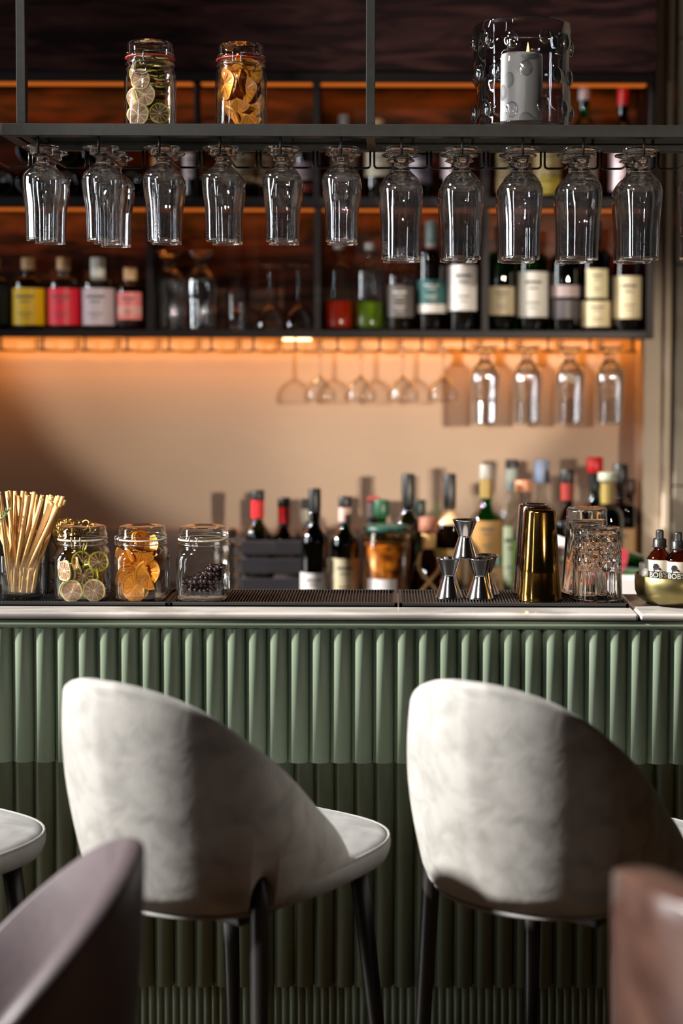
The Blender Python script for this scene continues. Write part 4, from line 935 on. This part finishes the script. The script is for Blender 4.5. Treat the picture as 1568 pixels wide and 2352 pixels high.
# ================================================================ bar stools
def shell_geo(zt0=1.09, zb0=.694, a=.220, b=.206, T=.030, phi=100, drop=.335, ex=1.9, lean=.27, notch=True, forward=.085):
    """barrel back in local space: back centre towards -Y; returns a closed shell"""
    PH = []
    q = -phi
    cuts = [60, -60] if notch else []
    N = 110
    for i in range(N+1): PH.append(-phi+2*phi*i/N)
    if notch:
        for c in cuts: PH += [c+d for d in (-5.2, -5, -4.6, -4, -3, -2, -1, 0, 1, 2, 3, 4, 4.6, 5, 5.2)]
    PH = sorted(set(round(p, 3) for p in PH))
    loops = []
    for p in PH:
        u = abs(p)/phi
        zt = zt0-drop*u**ex*(1 if ex > 3 else 1)
        zb_ = zb0+.006*u**4
        tip = max(0, (u-.90)/.10)
        if tip > 0: m_ = (zt*.45+zb_*.55); k = math.sqrt(max(0, 1-tip**2)); zt = m_+(zt-m_)*max(k, .02); zb_ = m_+(zb_-m_)*max(k, .02)
        for c in cuts:
            d = abs(p-c)
            if d < 5: zb_ += .058*math.sqrt(1-(d/5)**2)
        ar = math.radians(p); t_ = T*(1-.35*u)*(1 if tip == 0 else max(.3, 1-tip*.6))
        def pt(z, off):
            s = 1-.68*u
            tt = max(0, min(1, (z-zb0)/(zt0-drop*u**ex-zb0))); cv = (.026 if notch else .01)*tt**3.5*min(1, (1-u)*6)
            aa = a+lean*s*(z-zb0)+off-cv; bb = b+lean*s*(z-zb0)+off-cv
            x = aa*math.sin(ar); y = -bb*math.cos(ar)
            return (x, y + forward*max(0, (u-.5)/.5)**1.4, z)
        lp = []; n = 12; h = zt-zb_; e = min(.012, h*.3)
        for i in range(n+1): lp.append(pt(zb_+e*.3+(h-e*1.0)*i/n, -.004*(1 if i == 0 else 0)+.006*math.sin(PI*i/n)))
        for i in range(1, 6):
            th = PI*i/6; lp.append(pt(zt-e*.7+e*.7*math.sin(th), -t_/2+t_/2*math.cos(th)))
        for i in range(5): lp.append(pt(zt-e*.7-(h-e)*i/4, -t_-.003*math.sin(PI*i/4)))
        loops.append(lp)
    M_ = len(loops[0]); V = [p for l in loops for p in l]; Fc = []
    for i in range(len(loops)-1):
        for k in range(M_): k2 = (k+1) % M_; Fc.append([i*M_+k, i*M_+k2, (i+1)*M_+k2, (i+1)*M_+k])
    Fc.append(list(range(M_))[::-1]); Fc.append([(len(loops)-1)*M_+k for k in range(M_)])
    return G().raw(V, Fc), PH
def make_stool(loc, rz, label):
    o = empty('bar_stool', loc, rz); tag(o, label, 'bar stool', 'grey velvet bar stools')
    g, PH = shell_geo(); g.build('backrest', M_VELVET, o)
    # piping under the shell
    pts = []
    for i in range(61):
        p = math.radians(-86+172*i/60); uu = abs(p)/math.radians(100); pts.append((.200*math.sin(p), -.196*math.cos(p)+.085*max(0, (uu-.5)/.5)**1.4, .690))
    gp = G(); gp.tube(pts, .005, 8); gp.build('piping', M_SEAT, o)
    # seat cushion
    sw, sd, yc = .228, .235, .105; zt, zb_ = .742, .690
    pr = [(0, zb_-.002), (.9, zb_-.002, 3.2), (.975, zb_+.004, 3.2), (1.0, zb_+.020, 3.2), (1.005, zt-.018, 3.2), (.985, zt-.010, 3.2), (.93, zt-.004, 3.0), (.75, zt+.002, 2.6), (.4, zt+.004), (0, zt+.004)]
    g = G(); g.lathe(pr, 72, M=Matrix.Translation((0, yc, 0)) @ Matrix.Diagonal((sw, sd, 1, 1))); g.build('seat', M_SEAT, o)
    rr = []
    for i in range(72):
        t = 2*PI*i/72; c, s = math.cos(t), math.sin(t); k = 1.0/(abs(c)**3.2+abs(s)**3.2)**(1/3.2); rr.append((sw*.992*k*c, yc+sd*.992*k*s, zt-.0105))
    gp = G(); gp.tube(rr, .0028, 6, closed=True); gp.build('seat_piping', M_SEAT, o)
    G().box((-.15, -.10, .660), (.15, .26, .680), bev=.006).build('seat_frame', M_LEG, o)
    for s in (-1, 1):
        p = math.radians(60)*s; x = .214*math.sin(p); y = -.208*math.cos(p)+.012
        G().tube([(x*.97, y*.97, .775), (x*.99, y*.99, .70), (x*1.05, y*1.12, .40), (x*1.10, y*1.24, 0)], [.008, .0165, .0145, .011], 14).build('leg', M_LEG, o)
        G().tube([(s*.155, .235, .680), (s*.175, .27, .35), (s*.19, .295, 0)], [.0185, .0145, .010], 14).build('leg', M_LEG, o)
    g = G(); g.tube([(-.178, .277, .26), (.178, .277, .26)], .008, 8); g.build('footrest', M_LEG, o)
    return o
DS = 2.70; RZ = math.radians(-34)
x1 = X(484, DS, 1900); x2 = X(1256, DS, 1900)
make_stool((x1, DS, 0), RZ, 'grey velvet bar stool, left one of the two seen whole')
make_stool((x2, DS, 0), RZ, 'grey velvet bar stool, right one of the two seen whole')
make_stool((2*x1-x2-.045, DS, 0), RZ, 'grey velvet bar stool of which only the seat edge shows at the left')

# ================================================================ blurred chairs in front
def tub_chair(loc, rz, m, label, **kw):
    o = empty('tub_chair', loc, rz); tag(o, label, 'chair')
    g, PH = shell_geo(notch=False, **kw); g.build('backrest', m, o)
    return o
c1 = tub_chair((-.62, 2.05, 0), math.radians(99), M_LEATHER, 'out of focus plum leather chair back at the lower left', zt0=.943, zb0=.42, a=.25, b=.25, T=.035, phi=115, drop=.42, ex=1.7, lean=.10, forward=0)
G().lathe([(0, .42), (.23, .42), (.24, .46), (.24, .56), (.2, .60), (0, .60)], 40).build('seat', M_LEATHER, c1)
c2 = tub_chair((.56, 1.80, 0), math.radians(-62), M_BROWN, 'out of focus brown leather chair back at the lower right', zt0=1.03, zb0=.42, a=.26, b=.25, T=.06, phi=105, drop=.28, lean=.10, forward=0)
G().lathe([(0, .42), (.23, .42), (.24, .46), (.24, .56), (.2, .60), (0, .60)], 40).build('seat', M_BROWN, c2)
for c in (c1, c2):
    for sx_ in (-1, 1):
        for sy_ in (-1, 1):
            G().tube([(sx_*.16, sy_*.16, .425), (sx_*.21, sy_*.21, 0)], [.018, .010], 12).build('leg', M_LEG, c)
